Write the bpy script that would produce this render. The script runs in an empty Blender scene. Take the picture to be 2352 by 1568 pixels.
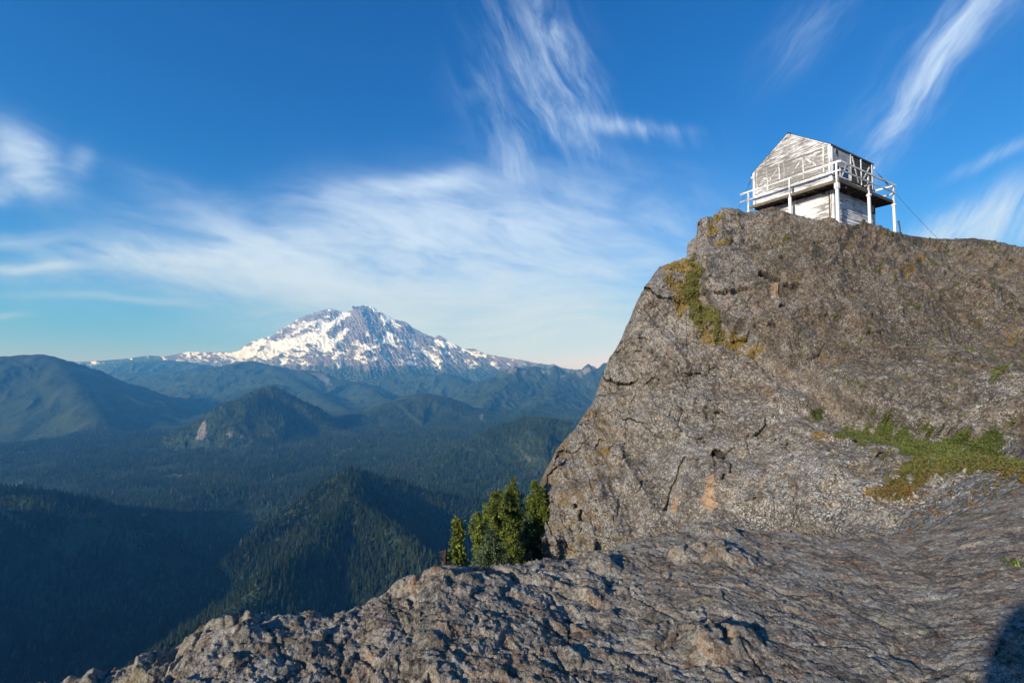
import bpy, bmesh, math, random
import numpy as np
from mathutils import Vector, Matrix

# ------------------------------------------------------------------ camera, sky, sun, exposure
S = bpy.context.scene
COL = S.collection
PITCH = math.radians(2.81)
F = 16 / 36 * 2352.0          # focal length in units of a 2352 px wide picture
CP, SP = math.cos(PITCH), math.sin(PITCH)
cam = bpy.data.cameras.new('camera')
cam.lens = 16
cam.sensor_width = 36
cam.clip_start = 0.05
cam.clip_end = 200000
camo = bpy.data.objects.new('camera', cam)
COL.objects.link(camo)
camo.rotation_euler = (math.pi / 2 + PITCH, 0, 0)
S.camera = camo
S.view_settings.view_transform = 'Standard'
S.view_settings.look = 'None'
S.view_settings.gamma = 1
S.view_settings.use_curve_mapping = False
S.view_settings.exposure = 0.42
S.cycles.volume_bounces = 0
S.cycles.max_bounces = 5
S.cycles.transparent_max_bounces = 6
S.cycles.use_denoising = True

SUN_AZ = math.radians(136)    # left of straight ahead
SUN_EL = math.radians(20)
SUN_DIR = Vector((-math.sin(SUN_AZ) * math.cos(SUN_EL), math.cos(SUN_AZ) * math.cos(SUN_EL), math.sin(SUN_EL)))
sun = bpy.data.lights.new('sun', 'SUN')
sun.energy = 5.0
sun.angle = math.radians(0.5)
sun.color = (0.93, 0.95, 1.0)      # seen through the haze this reaches the rock slightly warm
suno = bpy.data.objects.new('sun', sun)
COL.objects.link(suno)
suno.rotation_euler = SUN_DIR.to_track_quat('Z', 'Y').to_euler()


def at(u, v, D):
    """world point seen at (u, v) of the 2352 x 1568 photograph, at distance D straight ahead"""
    a = (u - 1176.0) / F
    b = (784.0 - v) / F
    y = CP - b * SP
    return np.array([a / y * D, D, (SP + b * CP) / y * D])


def at_arr(u, v, D):
    a = (u - 1176.0) / F
    b = (784.0 - v) / F
    y = CP - b * SP
    return np.stack([a / y * D, D + 0 * a, (SP + b * CP) / y * D], -1)


# ------------------------------------------------------------------ node helpers
class Sk:
    """a node socket with arithmetic"""
    def __init__(s, t, k): s.t, s.k = t, k
    def _m(s, op, *o): return math_node(s.t, op, s, *o)
    def __add__(s, o): return s._m('ADD', o)
    __radd__ = __add__
    def __mul__(s, o): return s._m('MULTIPLY', o)
    __rmul__ = __mul__
    def __sub__(s, o): return s._m('SUBTRACT', o)
    def __rsub__(s, o): return math_node(s.t, 'SUBTRACT', o, s)
    def __truediv__(s, o): return s._m('DIVIDE', o)


def plug(t, sock, v):
    if isinstance(v, Sk): t.links.new(v.k, sock)
    elif v is not None:
        if sock.type == 'RGBA' and not isinstance(v, (int, float)) and len(v) == 3: v = (*v, 1)
        sock.default_value = v


def math_node(t, op, *a):
    n = t.nodes.new('ShaderNodeMath'); n.operation = op
    for i, v in enumerate(a): plug(t, n.inputs[i], v)
    return Sk(t, n.outputs[0])


def ramp(t, x, a, b, lo=0.0, hi=1.0, smooth=True):
    n = t.nodes.new('ShaderNodeMapRange')
    n.interpolation_type = 'SMOOTHSTEP' if smooth else 'LINEAR'
    for i, v in enumerate((x, a, b, lo, hi)): plug(t, n.inputs[i], v)
    return Sk(t, n.outputs[0])


def mix(t, f, a, b, mode='MIX'):
    n = t.nodes.new('ShaderNodeMix'); n.data_type = 'RGBA'; n.blend_type = mode
    plug(t, n.inputs[0], f); plug(t, n.inputs[6], a); plug(t, n.inputs[7], b)
    return Sk(t, n.outputs[2])


def noise(t, vec, scale, detail=4, rough=0.55, dist=0.0, out=0):
    n = t.nodes.new('ShaderNodeTexNoise')
    plug(t, n.inputs['Vector'], vec)
    n.inputs['Scale'].default_value = scale; n.inputs['Detail'].default_value = detail
    n.inputs['Roughness'].default_value = rough; n.inputs['Distortion'].default_value = dist
    return Sk(t, n.outputs[out])


def voro(t, vec, scale, feature='F1', out='Distance', rand=1.0):
    n = t.nodes.new('ShaderNodeTexVoronoi'); n.feature = feature
    plug(t, n.inputs['Vector'], vec)
    n.inputs['Scale'].default_value = scale; n.inputs['Randomness'].default_value = rand
    return Sk(t, n.outputs[out])


def mapping(t, vec, scale=(1, 1, 1), rot=(0, 0, 0), loc=(0, 0, 0)):
    n = t.nodes.new('ShaderNodeMapping')
    plug(t, n.inputs[0], vec)
    n.inputs['Location'].default_value = loc; n.inputs['Rotation'].default_value = rot; n.inputs['Scale'].default_value = scale
    return Sk(t, n.outputs[0])


def comb(t, x, y, z):
    n = t.nodes.new('ShaderNodeCombineXYZ')
    for i, v in enumerate((x, y, z)): plug(t, n.inputs[i], v)
    return Sk(t, n.outputs[0])


def sep(t, v):
    n = t.nodes.new('ShaderNodeSeparateXYZ'); plug(t, n.inputs[0], v)
    return [Sk(t, o) for o in n.outputs]


def attr(t, name, out='Fac'):
    n = t.nodes.new('ShaderNodeAttribute'); n.attribute_name = name
    return Sk(t, n.outputs[out])


def coord(t, which='Object'):
    return Sk(t, t.nodes.new('ShaderNodeTexCoord').outputs[which])


def bump(t, h, strength, dist, normal=None):
    n = t.nodes.new('ShaderNodeBump')
    n.inputs['Strength'].default_value = strength; n.inputs['Distance'].default_value = dist
    plug(t, n.inputs['Height'], h)
    if normal is not None: plug(t, n.inputs['Normal'], normal)
    return Sk(t, n.outputs[0])


def material(name, build, rough=0.85, spec=0.25):
    m = bpy.data.materials.new(name); m.use_nodes = True
    t = m.node_tree
    p = t.nodes['Principled BSDF']
    p.inputs['Roughness'].default_value = rough
    p.inputs['Specular IOR Level'].default_value = spec
    r = build(t)
    c, nrm = (r if isinstance(r, tuple) and isinstance(r[0], Sk) else (r, None))
    plug(t, p.inputs['Base Color'], c)
    if nrm is not None: plug(t, p.inputs['Normal'], nrm)
    return m


# ------------------------------------------------------------------ world: Nishita sky with cirrus
W = bpy.data.worlds.new('World'); S.world = W; W.use_nodes = True


def build_world():
    t = W.node_tree; t.nodes.clear()
    out = t.nodes.new('ShaderNodeOutputWorld'); bg = t.nodes.new('ShaderNodeBackground')
    t.links.new(bg.outputs[0], out.inputs[0])
    STR = 0.1
    bg.inputs[1].default_value = STR
    sky = t.nodes.new('ShaderNodeTexSky'); sky.sky_type = 'NISHITA'; sky.sun_disc = False
    sky.sun_elevation = SUN_EL
    sky.sun_rotation = math.radians(-136)
    sky.altitude = 1700; sky.air_density = 1.0; sky.dust_density = 0.4; sky.ozone_density = 3.0
    c = Sk(t, sky.outputs[0])
    # deepen the blue as a polarised sky does
    sc = t.nodes.new('ShaderNodeSeparateColor'); plug(t, sc.inputs[0], c)
    r, g, b = [Sk(t, o) for o in sc.outputs]
    ch = []
    for x, k, p in ((r, SKY_R[0], SKY_R[1]), (g, SKY_G[0], SKY_G[1]), (b, SKY_B[0], SKY_B[1])):
        ch.append(math_node(t, 'POWER', x * STR, p) * (k / STR))
    cc = t.nodes.new('ShaderNodeCombineColor')
    for i in range(3): plug(t, cc.inputs[i], ch[i])
    c = Sk(t, cc.outputs[0])
    # direction -> flat chart ahead of the camera side of the sky
    d = coord(t, 'Generated')
    x, y, z = sep(t, d)
    ys = math_node(t, 'MAXIMUM', y, 0.08)
    X = x / ys; Z = z / ys
    front = ramp(t, y, 0.05, 0.3)
    P = comb(t, X, Z, 0.0)
    wv = t.nodes.new('ShaderNodeTexNoise'); plug(t, wv.inputs['Vector'], P); wv.inputs['Scale'].default_value = 2.2; wv.inputs['Detail'].default_value = 3
    wx, wy, wz = sep(t, Sk(t, wv.outputs['Color']))
    Xw = X + (wx - 0.5) * 0.11; Zw = Z + (wy - 0.5) * 0.09
    # soft blobs: centre (photo px), half length, half width, tilt (deg, up to the right), strength
    def blob(u, v, L, Wd, ang, s, warp=True):
        q = at(u, v, 1.0); a = math.radians(ang)
        xx = (Xw if warp else X) - float(q[0]); zz = (Zw if warp else Z) - float(q[2])
        p = (xx * math.cos(a) + zz * math.sin(a)) * (F / L)
        w = (zz * math.cos(a) - xx * math.sin(a)) * (F / Wd)
        e = math_node(t, 'EXPONENT', (p * p + w * w) * -1.0)
        return e * s
    def group(bl):
        s = None
        for b_ in bl:
            e = blob(*b_); s = e if s is None else s + e
        return s
    def streak(ang, stretch, scale, lo, hi, seed):
        a = math.radians(ang)
        p = Xw * math.cos(a) + Zw * math.sin(a); w = Zw * math.cos(a) - Xw * math.sin(a)
        n1 = noise(t, comb(t, p, w * stretch, seed), scale, 9, 0.64, 0.5)
        n2 = noise(t, comb(t, p * 1.0, w * stretch * 1.3, seed + 1.5), scale * 2.4, 8, 0.62, 0.5)
        return ramp(t, n1, lo, hi) * ramp(t, n2, 0.28, 0.68, 0.55, 1.20)
    big = group(BLOBS_BIG); d1 = group(BLOBS_RISE); d2 = group(BLOBS_FALL); hz = group(BLOBS_LOW)
    sH = streak(-14, 3.2, 3.4, 0.30, 0.68, 0.0)
    sH2 = streak(6, 7, 3.0, 0.30, 0.66, 3.0)
    sR = streak(52, 5.5, 3.0, 0.33, 0.72, 5.0)
    sF = streak(-66, 3.4, 4.6, 0.34, 0.74, 12.0)
    a = big * (sH * 0.80 + 0.24) + hz * (sH2 * 0.62 + 0.38) + d1 * (sR * 0.92 + 0.06) + d2 * (sF * 1.0 + 0.02)
    a = a * front
    a = 1.0 - math_node(t, 'EXPONENT', a * -1.35)
    c = mix(t, a, c, tuple(v / STR for v in CLOUD_COL))
    plug(t, bg.inputs[0], c)


SKY_R = (0.98, 1.88); SKY_G = (0.74, 1.03); SKY_B = (1.18, 0.93)
CLOUD_COL = (0.51, 0.65, 0.86)
BLOBS_BIG = [(700, 560, 470, 78, 7, .60), (1010, 510, 400, 100, 4, .55), (940, 440, 180, 24, 6, .75), (1010, 425, 70, 18, 20, .5),
             (520, 500, 240, 42, -22, .28), (330, 590, 300, 36, 3, .55), (780, 640, 480, 60, -6, .75), (620, 610, 330, 50, -16, .45),
             (40, 365, 105, 52, -32, 1.0), (10, 430, 90, 30, 10, .7), (185, 372, 34, 26, 50, .42), (1180, 590, 400, 85, 6, .85), (900, 560, 420, 60, 8, .45)]
BLOBS_LOW = [(1150, 690, 430, 55, 2, .95), (60, 607, 150, 11, -2, .8), (40, 545, 160, 16, 2, .45), (250, 685, 220, 9, -4, .35),
             (1280, 775, 420, 60, 0, 1.0), (20, 720, 60, 8, 0, .3), (1000, 745, 340, 40, 0, .65), (1420, 600, 190, 26, 8, .5)]
BLOBS_RISE = [(2120, 200, 300, 24, 53, .80), (2190, 130, 240, 48, 50, .42), (2230, 30, 170, 60, 45, .40), (1860, 60, 150, 50, 45, .26), (2260, 490, 260, 42, 24, 1.0),
              (2260, 540, 200, 50, 10, .6), (2290, 360, 130, 14, 24, .42), (2040, 250, 120, 50, 40, .2)]
BLOBS_FALL = [(1310, 190, 260, 22, -74, .38), (1250, 90, 240, 60, -62, .22), (1400, 285, 170, 22, -14, .36), (1340, 335, 110, 24, -24, .26), (1230, 200, 220, 26, -66, .30),
              (1170, 375, 80, 50, -40, .38), (1480, 298, 100, 16, -4, .38), (1130, 190, 80, 140, 0, .16), (1220, 250, 90, 160, -10, .16), (1300, 130, 110, 60, -60, .25)]
build_world()

# ------------------------------------------------------------------ numpy noise and mesh helpers
RS = np.random.RandomState(7)
_T = RS.rand(64 * 64 * 64).astype(np.float32)
f32 = np.float32


def vnoise(x, y, z=0.0):
    x = np.asarray(x, f32); y = np.asarray(y, f32); z = np.broadcast_to(np.asarray(z, f32), x.shape)
    xi = np.floor(x); yi = np.floor(y); zi = np.floor(z)
    fx = x - xi; fy = y - yi; fz = z - zi
    fx = fx * fx * fx * (fx * (fx * 6 - 15) + 10); fy = fy * fy * fy * (fy * (fy * 6 - 15) + 10); fz = fz * fz * fz * (fz * (fz * 6 - 15) + 10)
    xi = xi.astype(np.int32) & 63; yi = yi.astype(np.int32) & 63; zi = zi.astype(np.int32) & 63
    x1 = (xi + 1) & 63; y1 = ((yi + 1) & 63) << 6; z1 = ((zi + 1) & 63) << 12
    yi = yi << 6; zi = zi << 12
    a = _T[xi + yi + zi]; a += (_T[x1 + yi + zi] - a) * fx
    b = _T[xi + y1 + zi]; b += (_T[x1 + y1 + zi] - b) * fx
    a += (b - a) * fy
    c = _T[xi + yi + z1]; c += (_T[x1 + yi + z1] - c) * fx
    d = _T[xi + y1 + z1]; d += (_T[x1 + y1 + z1] - d) * fx
    c += (d - c) * fy
    return a + (c - a) * fz


def fbm(x, y, z=0.0, octv=5, gain=0.5, lac=2.03, ridged=False, seed=0.0):
    """about -1 .. 1"""
    x = np.asarray(x, f32) + seed * 7.13; y = np.asarray(y, f32) + seed * 3.71; z = np.asarray(z, f32) + seed * 1.37
    s = 0; amp = 1.0; tot = 0
    for k in range(octv):
        n = vnoise(x, y, z) * 2 - 1
        if ridged: n = 1 - 2 * np.abs(n)
        s = s + n * amp; tot += amp; amp *= gain
        x, y, z = (x * 0.80 + y * 0.60) * lac + 11.3, (y * 0.80 - x * 0.60) * lac + 5.1, z * lac + 3.7
    return s / tot * 1.6


def worley(x, y, seed=0):
    """2d cell noise: F1, F2, cell value"""
    x = np.asarray(x, f32); y = np.asarray(y, f32)
    xi = np.floor(x).astype(np.int32); yi = np.floor(y).astype(np.int32)
    F1 = np.full(x.shape, 9.0, f32); F2 = F1.copy(); val = np.zeros(x.shape, f32)
    for dx in (-1, 0, 1):
        for dy in (-1, 0, 1):
            cx = xi + dx; cy = yi + dy
            h = (cx & 63) + ((cy & 63) << 6)
            px = cx + _T[(h + (seed * 3 + 1) * 4096) % 262144]; py = cy + _T[(h + (seed * 3 + 2) * 4096) % 262144]
            d = (px - x) ** 2 + (py - y) ** 2
            v = _T[(h + (seed * 3 + 3) * 4096) % 262144]
            near = d < F1
            F2 = np.where(near, F1, np.minimum(F2, d)); val = np.where(near, v, val); F1 = np.where(near, d, F1)
    return np.sqrt(F1), np.sqrt(F2), val


def facet(x, y, seed=0, tilt=1.0):
    """broken rock: every cell of a cell pattern is a little tilted plane at its own height, about -1 .. 1"""
    x = np.asarray(x, f32); y = np.asarray(y, f32)
    xi = np.floor(x).astype(np.int32); yi = np.floor(y).astype(np.int32)
    F1 = np.full(x.shape, 9.0, f32); out = np.zeros(x.shape, f32)
    for dx in (-1, 0, 1):
        for dy in (-1, 0, 1):
            cx = xi + dx; cy = yi + dy
            h = (cx & 63) + ((cy & 63) << 6)
            g = lambda k: _T[(h + (seed * 5 + k) * 4096) % 262144]
            ex = x - cx - g(1); ey = y - cy - g(2)
            d = ex * ex + ey * ey
            v = (g(3) - .5) * 1.2 + ((g(4) - .5) * ex + (g(5) - .5) * ey) * 2.6 * tilt
            near = d < F1
            out = np.where(near, v, out); F1 = np.where(near, d, F1)
    return out


def blur(a, n):
    for _ in range(n):
        b = a.copy()
        b[1:-1] = (a[:-2] + a[1:-1] * 2 + a[2:]) * .25
        a = b.copy()
        a[:, 1:-1] = (b[:, :-2] + b[:, 1:-1] * 2 + b[:, 2:]) * .25
    return a


def sstep(a, b, x):
    t = np.clip((x - a) / (b - a), 0, 1)
    return t * t * (3 - 2 * t)


def in_poly(u, v, poly):
    c = np.zeros(u.shape, bool)
    n = len(poly)
    for i in range(n):
        x0, y0 = poly[i]; x1, y1 = poly[(i + 1) % n]
        if y0 == y1: continue
        c ^= ((y0 > v) != (y1 > v)) & (u < (x1 - x0) * (v - y0) / (y1 - y0) + x0)
    return c


def seg_dist(u, v, pts, vals=None):
    """distance to a polyline, the value interpolated along it, and the side (+ = left of travel)"""
    best = np.full(u.shape, 1e18); val = np.zeros(u.shape); side = np.zeros(u.shape)
    for i in range(len(pts) - 1):
        x0, y0 = pts[i][0], pts[i][1]; dx = pts[i + 1][0] - x0; dy = pts[i + 1][1] - y0
        L = dx * dx + dy * dy + 1e-9
        t = np.clip(((u - x0) * dx + (v - y0) * dy) / L, 0, 1)
        ex = u - x0 - t * dx; ey = v - y0 - t * dy
        d = ex * ex + ey * ey
        m = d < best
        best = np.where(m, d, best)
        side = np.where(m, dx * ey - dy * ex, side)
        if vals is not None: val = np.where(m, vals[i] + t * (vals[i + 1] - vals[i]), val)
    return np.sqrt(best), val, np.sign(side)


def raw_mesh(name, V, faces4=None, tris=None, attrs=None, smooth=True):
    me = bpy.data.meshes.new(name)
    V = np.ascontiguousarray(V, np.float32).reshape(-1, 3)
    idx = []; starts = []; n = 0
    if faces4 is not None and len(faces4):
        q = np.asarray(faces4, np.int32).reshape(-1, 4); idx.append(q.ravel()); starts.append(n + np.arange(len(q)) * 4); n += q.size
    if tris is not None and len(tris):
        q = np.asarray(tris, np.int32).reshape(-1, 3); idx.append(q.ravel()); starts.append(n + np.arange(len(q)) * 3); n += q.size
    idx = np.concatenate(idx).astype(np.int32); starts = np.concatenate(starts).astype(np.int32)
    me.vertices.add(len(V)); me.vertices.foreach_set('co', V.ravel())
    me.loops.add(len(idx)); me.loops.foreach_set('vertex_index', idx)
    me.polygons.add(len(starts)); me.polygons.foreach_set('loop_start', starts)
    me.polygons.foreach_set('use_smooth', np.full(len(starts), smooth, bool))
    me.update(calc_edges=True)
    for k, a in (attrs or {}).items():
        at_ = me.attributes.new(k, 'FLOAT', 'POINT'); at_.data.foreach_set('value', np.ascontiguousarray(a, np.float32).ravel())
    me.validate()
    return me


def grid_faces(nr, nc, keep=None, wrap=False):
    i = np.arange(nr - 1)[:, None]; j = np.arange(nc if wrap else nc - 1)[None, :]
    j1 = (j + 1) % nc
    f = np.stack([i * nc + j, i * nc + j1, (i + 1) * nc + j1, (i + 1) * nc + j], -1).reshape(-1, 4)
    return f if keep is None else f[keep.ravel()]


def place(name, me, mat=None, parent=None, **tags):
    o = bpy.data.objects.new(name, me); COL.objects.link(o)
    if mat is not None: me.materials.append(mat)
    if parent is not None: o.parent = parent
    for k, v in tags.items(): o[k] = v
    return o


def empty(name, loc=(0, 0, 0), rz=0.0, **tags):
    o = bpy.data.objects.new(name, None); COL.objects.link(o)
    o.location = loc; o.rotation_euler = (0, 0, rz); o.empty_display_size = 0.2
    for k, v in tags.items(): o[k] = v
    return o


def z3(pts):   # coordinates read off an enlargement of the valley -> 2352 px photograph
    return [((400 + x * 1100 / 2352) * .9408, (700 + y * 1100 / 2352) * .9408) for x, y in pts]


def z4(pts):
    return [((x * 900 / 2352) * .9408, (820 + y * 900 / 2352) * .9408) for x, y in pts]


def zm(pts):   # enlargement of the summit
    return [((600 + x * .27636) * .9408, (720 + y * .27636) * .9408) for x, y in pts]


# ------------------------------------------------------------------ valley, hills
FLOOR = -1000.0
# every ridge: owner, slope, rounding, crest [(u, v, distance)] or world points
def crest(pts, D):
    if np.isscalar(D): D = [D] * len(pts)
    return [tuple(at(p[0], p[1], d)) for p, d in zip(pts, D)]


RIDGES = [
    # big dark ridge on the left
    dict(o=1, s=.44, r=200, p=crest([(-420, 850), (-150, 838), (0, 823), (45, 818), (92, 815), (125, 829), (172, 852), (265, 905), (330, 955), (400, 990), (480, 1020)],
                                    [9000, 8800, 8600, 8500, 8500, 8450, 8400, 8100, 7700, 7200, 6700])),
    dict(o=1, s=.50, r=70, p=crest([(45, 818), (75, 890), (60, 960), (20, 1025)], [8500, 7600, 6800, 6100])),
    dict(o=1, s=.50, r=70, p=crest([(125, 829), (190, 900), (230, 970), (250, 1015)], [8450, 7500, 6700, 6200])),
    dict(o=3, s=.45, r=120, p=crest(z4([(700, 470), (860, 425), (920, 392), (1100, 398), (1300, 406), (1450, 376), (1600, 340), (1750, 300)]), [10200, 10200, 10300, 10500, 10700, 10900, 11300, 11800])),
    dict(o=3, s=.45, r=90, p=crest(z3([(560, 410), (660, 470), (800, 560), (960, 640)]), [14300, 12800, 11200, 9800])),
    dict(o=3, s=.45, r=90, p=crest(z3([(1000, 500), (1120, 560), (1200, 610), (1300, 640)]), [13600, 12000, 10800, 9900])),
    dict(o=4, s=.45, r=80, p=crest(z3([(1830, 428), (1760, 540), (1700, 620), (1600, 690)]), [13000, 11000, 9800, 8600])),
    dict(o=4, s=.45, r=80, p=crest(z3([(2100, 452), (2040, 540), (1960, 620), (1850, 680)]), [13300, 11300, 9600, 8300])),
    # far left skyline
    dict(o=2, s=.5, r=300, p=crest([(150, 834), (235, 831), (300, 823), (335, 817), (380, 824), (430, 832), (520, 846), (640, 862), (760, 880)], 18500)),
    dict(o=2, s=.5, r=300, p=crest([(-300, 826), (0, 830), (150, 832)], 19500)),
    # dark forest ridge under the snow mountain
    dict(o=3, s=.42, r=220, p=crest(z3([(-250, 460), (0, 440), (200, 420), (300, 432), (380, 398), (460, 388), (560, 410), (700, 440), (790, 440), (870, 470), (1000, 500), (1130, 575), (1230, 600)]),
                                   [15500, 15300, 15200, 15000, 14600, 14400, 14300, 14000, 13700, 13600, 13600, 13000, 12500])),
    dict(o=3, s=.5, r=260, p=crest(z3([(1000, 500), (1300, 450), (1500, 470), (1600, 540), (1640, 600)]), [15000, 15500, 15000, 13800, 13000])),
    # right ridge with the jagged peaks
    dict(o=4, s=.46, r=50, p=crest(z3([(1620, 590), (1700, 510), (1740, 475), (1790, 462), (1830, 428), (1900, 432), (1940, 422), (2000, 442), (2040, 422), (2100, 452), (2130, 432),
                                      (2180, 444), (2215, 412), (2260, 432), (2300, 404), (2380, 400), (2500, 440), (2700, 420)]),
                                  [11000, 11800, 12500, 12800, 13000] + [13300] * 13)),
    # hill with pale bluffs
    dict(o=5, s=.68, r=90, p=crest(z3([(-160, 850), (-60, 812), (0, 780), (130, 735), (230, 665), (320, 618), (390, 600), (440, 595)]), [5600, 5700, 5800, 5900, 6000, 6100, 6200, 6300])),
    dict(o=5, s=.68, r=90, p=crest(z3([(440, 595), (480, 560), (530, 530), (570, 524), (620, 540), (700, 590), (760, 640), (830, 705), (920, 740), (1020, 765)]),
                                   [6300, 6700, 6900, 6950, 6950, 6900, 6800, 6700, 6600, 6500])),
    # gentle hill in the middle
    dict(o=6, s=.45, r=200, p=crest(z3([(1040, 670), (1200, 600), (1290, 565), (1370, 555), (1430, 575), (1500, 600), (1600, 650), (1680, 700)]), [8000, 8500, 8700, 8800, 8800, 8700, 8500, 8200])),
    # dark hill at the right, beside the cliff
    dict(o=7, s=.50, r=140, p=crest(z3([(1480, 880), (1560, 840), (1650, 800), (1750, 745), (1850, 705), (1940, 692), (2040, 705), (2100, 722), (2200, 735), (2400, 740)]),
                                    [4600, 4700, 4800, 4950, 5050, 5100, 5100, 5050, 5000, 5000])),
    # low rises on the valley floor
    dict(o=0, s=.22, r=120, p=crest(z4([(300, 960), (600, 930), (850, 905), (1100, 898), (1400, 905), (1650, 905), (1800, 920)]), 4300)),
    dict(o=0, s=.3, r=90, p=crest(z4([(880, 1120), (1000, 1070), (1150, 1030), (1300, 1010), (1420, 1012), (1600, 1030), (1800, 1032)]), [3150, 3250, 3350, 3400, 3450, 3500, 3500])),
    # steep cone-shaped hill
    dict(o=8, s=.84, r=16, p=crest([(430, 1400), (500, 1310), (560, 1255), (630, 1195), (700, 1140), (760, 1095), (805, 1078), (870, 1093), (960, 1122), (1060, 1146), (1180, 1160), (1330, 1180)],
                                    [2000, 2080, 2150, 2260, 2400, 2520, 2600, 2660, 2740, 2820, 2880, 2950])),
    dict(o=8, s=.80, r=16, p=crest([(805, 1078), (800, 1140), (860, 1180), (905, 1215), (960, 1265), (1020, 1320), (1060, 1400)], [2600, 2250, 2120, 2020, 1900, 1760, 1600])),
    dict(o=8, s=.80, r=20, p=crest([(800, 1140), (700, 1260), (560, 1380), (420, 1480), (330, 1540)], [2250, 1850, 1550, 1320, 1200])),
    # dark spur coming in from the left
    dict(o=9, s=.62, r=60, p=crest([(-700, 1085), (-400, 1098), (-150, 1112), (0, 1133), (60, 1148), (130, 1175), (200, 1198), (240, 1212), (300, 1240), (380, 1290)],
                                    [2600, 2450, 2300, 2200, 2180, 2150, 2130, 2120, 2100, 2060])),
    # our own ridge, beside and behind the camera
    dict(o=10, s=.95, r=6, p=[(60, 60, -2), (24, 27, -4), (10, 10, -7), (-2, 0, -6.0), (-40, -50, -14), (-160, -130, -60), (-500, -200, -130), (-1200, -150, -190), (-2300, 0, -210), (-3000, 250, 20), (-3500, 300, 190), (-4200, 250, 340), (-5200, 250, 380), (-7000, 700, 420)]),
    dict(o=10, s=.9, r=3, p=[(12, 12, -7), (5, 17, -9), (0.5, 20, -10.6), (-3, 14, -10.5)]),
    dict(o=10, s=.8, r=20, p=[(-2, 0, -6.0), (300, -260, 40), (1200, -900, 60), (3000, -1500, 100)]),
]


def terrain(x, y):
    h = np.full(x.shape, FLOOR, np.float64); own = np.zeros(x.shape, np.int32); near = np.full(x.shape, 1e9)
    big = fbm(x / 900, y / 900, 0, 4, seed=2)
    for k, R in enumerate(RIDGES):
        p = R['p']
        wx = fbm(x / 420, y / 420, 0, 3, seed=5 + k) * np.clip(R['r'], 0, 120) * .35
        d, zc, _ = seg_dist(x, y, p, [q[2] for q in p])
        d2 = np.maximum(d + wx * sstep(30, 300, d), 0)
        g = fbm(x / 420, y / 420, 0, 6, ridged=True, gain=.52, seed=k) * np.minimum(d * .12, 85)
        hh = zc - R['s'] * (np.sqrt(d2 * d2 + R['r'] ** 2) - R['r']) + g * (0 if R['o'] == 0 else 1)
        if R['o'] == 4:
            hh = hh + fbm(x / 260, y / 260, 0, 4, ridged=True, seed=31) * 60 * np.exp(-(d / 500) ** 2)
        m = hh > h
        k2 = {10: 10.0, 0: 60.0, 8: 24.0, 9: 40.0}.get(R['o'], 110.0)
        # smooth union near the foot of the slope
        e = np.clip(0.5 + 0.5 * (hh - h) / k2, 0, 1)
        h = h * (1 - e) + hh * e + k2 * e * (1 - e) * .5
        own = np.where(m, R['o'], own)
    h = h + big * 22 * sstep(1000, 2500, np.hypot(x, y)) + fbm(x / 520, y / 1100, 0, 4, seed=33) * 42 * sstep(5500, 8500, np.hypot(x, y)) + fbm(x / 130, y / 130, 0, 3, seed=9) * 6 * sstep(600, 1500, np.hypot(x, y))
    return h, own


ROCKPOLY = [z3([(205, 705), (222, 700), (218, 790), (165, 795), (180, 745)]), z3([(315, 755), (330, 770), (365, 745), (362, 785), (322, 778)]),
            z3([(392, 782), (420, 755), (415, 770), (398, 786)]), z3([(820, 450), (850, 455), (875, 512), (850, 515), (790, 470), (760, 440)]),
            z3([(1230, 470), (1245, 470), (1240, 490)])]
PALEPOLY = [z3([(1640, 670), (1680, 660), (1665, 680), (1700, 725), (1680, 720), (1650, 690)]), z4([(1000, 895), (1280, 872), (1300, 880), (1010, 903)]), z4([(0, 955), (150, 935), (140, 955), (0, 972)]),
            z3([(880, 875), (1000, 835), (1005, 842), (890, 885)]), z4([(380, 1010), (440, 1005), (400, 1030)]), z4([(900, 1130), (1000, 1110), (920, 1150)]), z3([(1860, 900), (1940, 898), (1930, 912), (1870, 908)]),
            z4([(0, 1100), (60, 1130), (150, 1180), (240, 1210), (230, 1235), (120, 1200), (0, 1140)])]


def project(V):
    x, y, z = V[..., 0], V[..., 1], V[..., 2]
    yc = y * CP + z * SP; zc = -y * SP + z * CP
    return 1176 + F * x / yc, 784 - F * zc / yc


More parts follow.
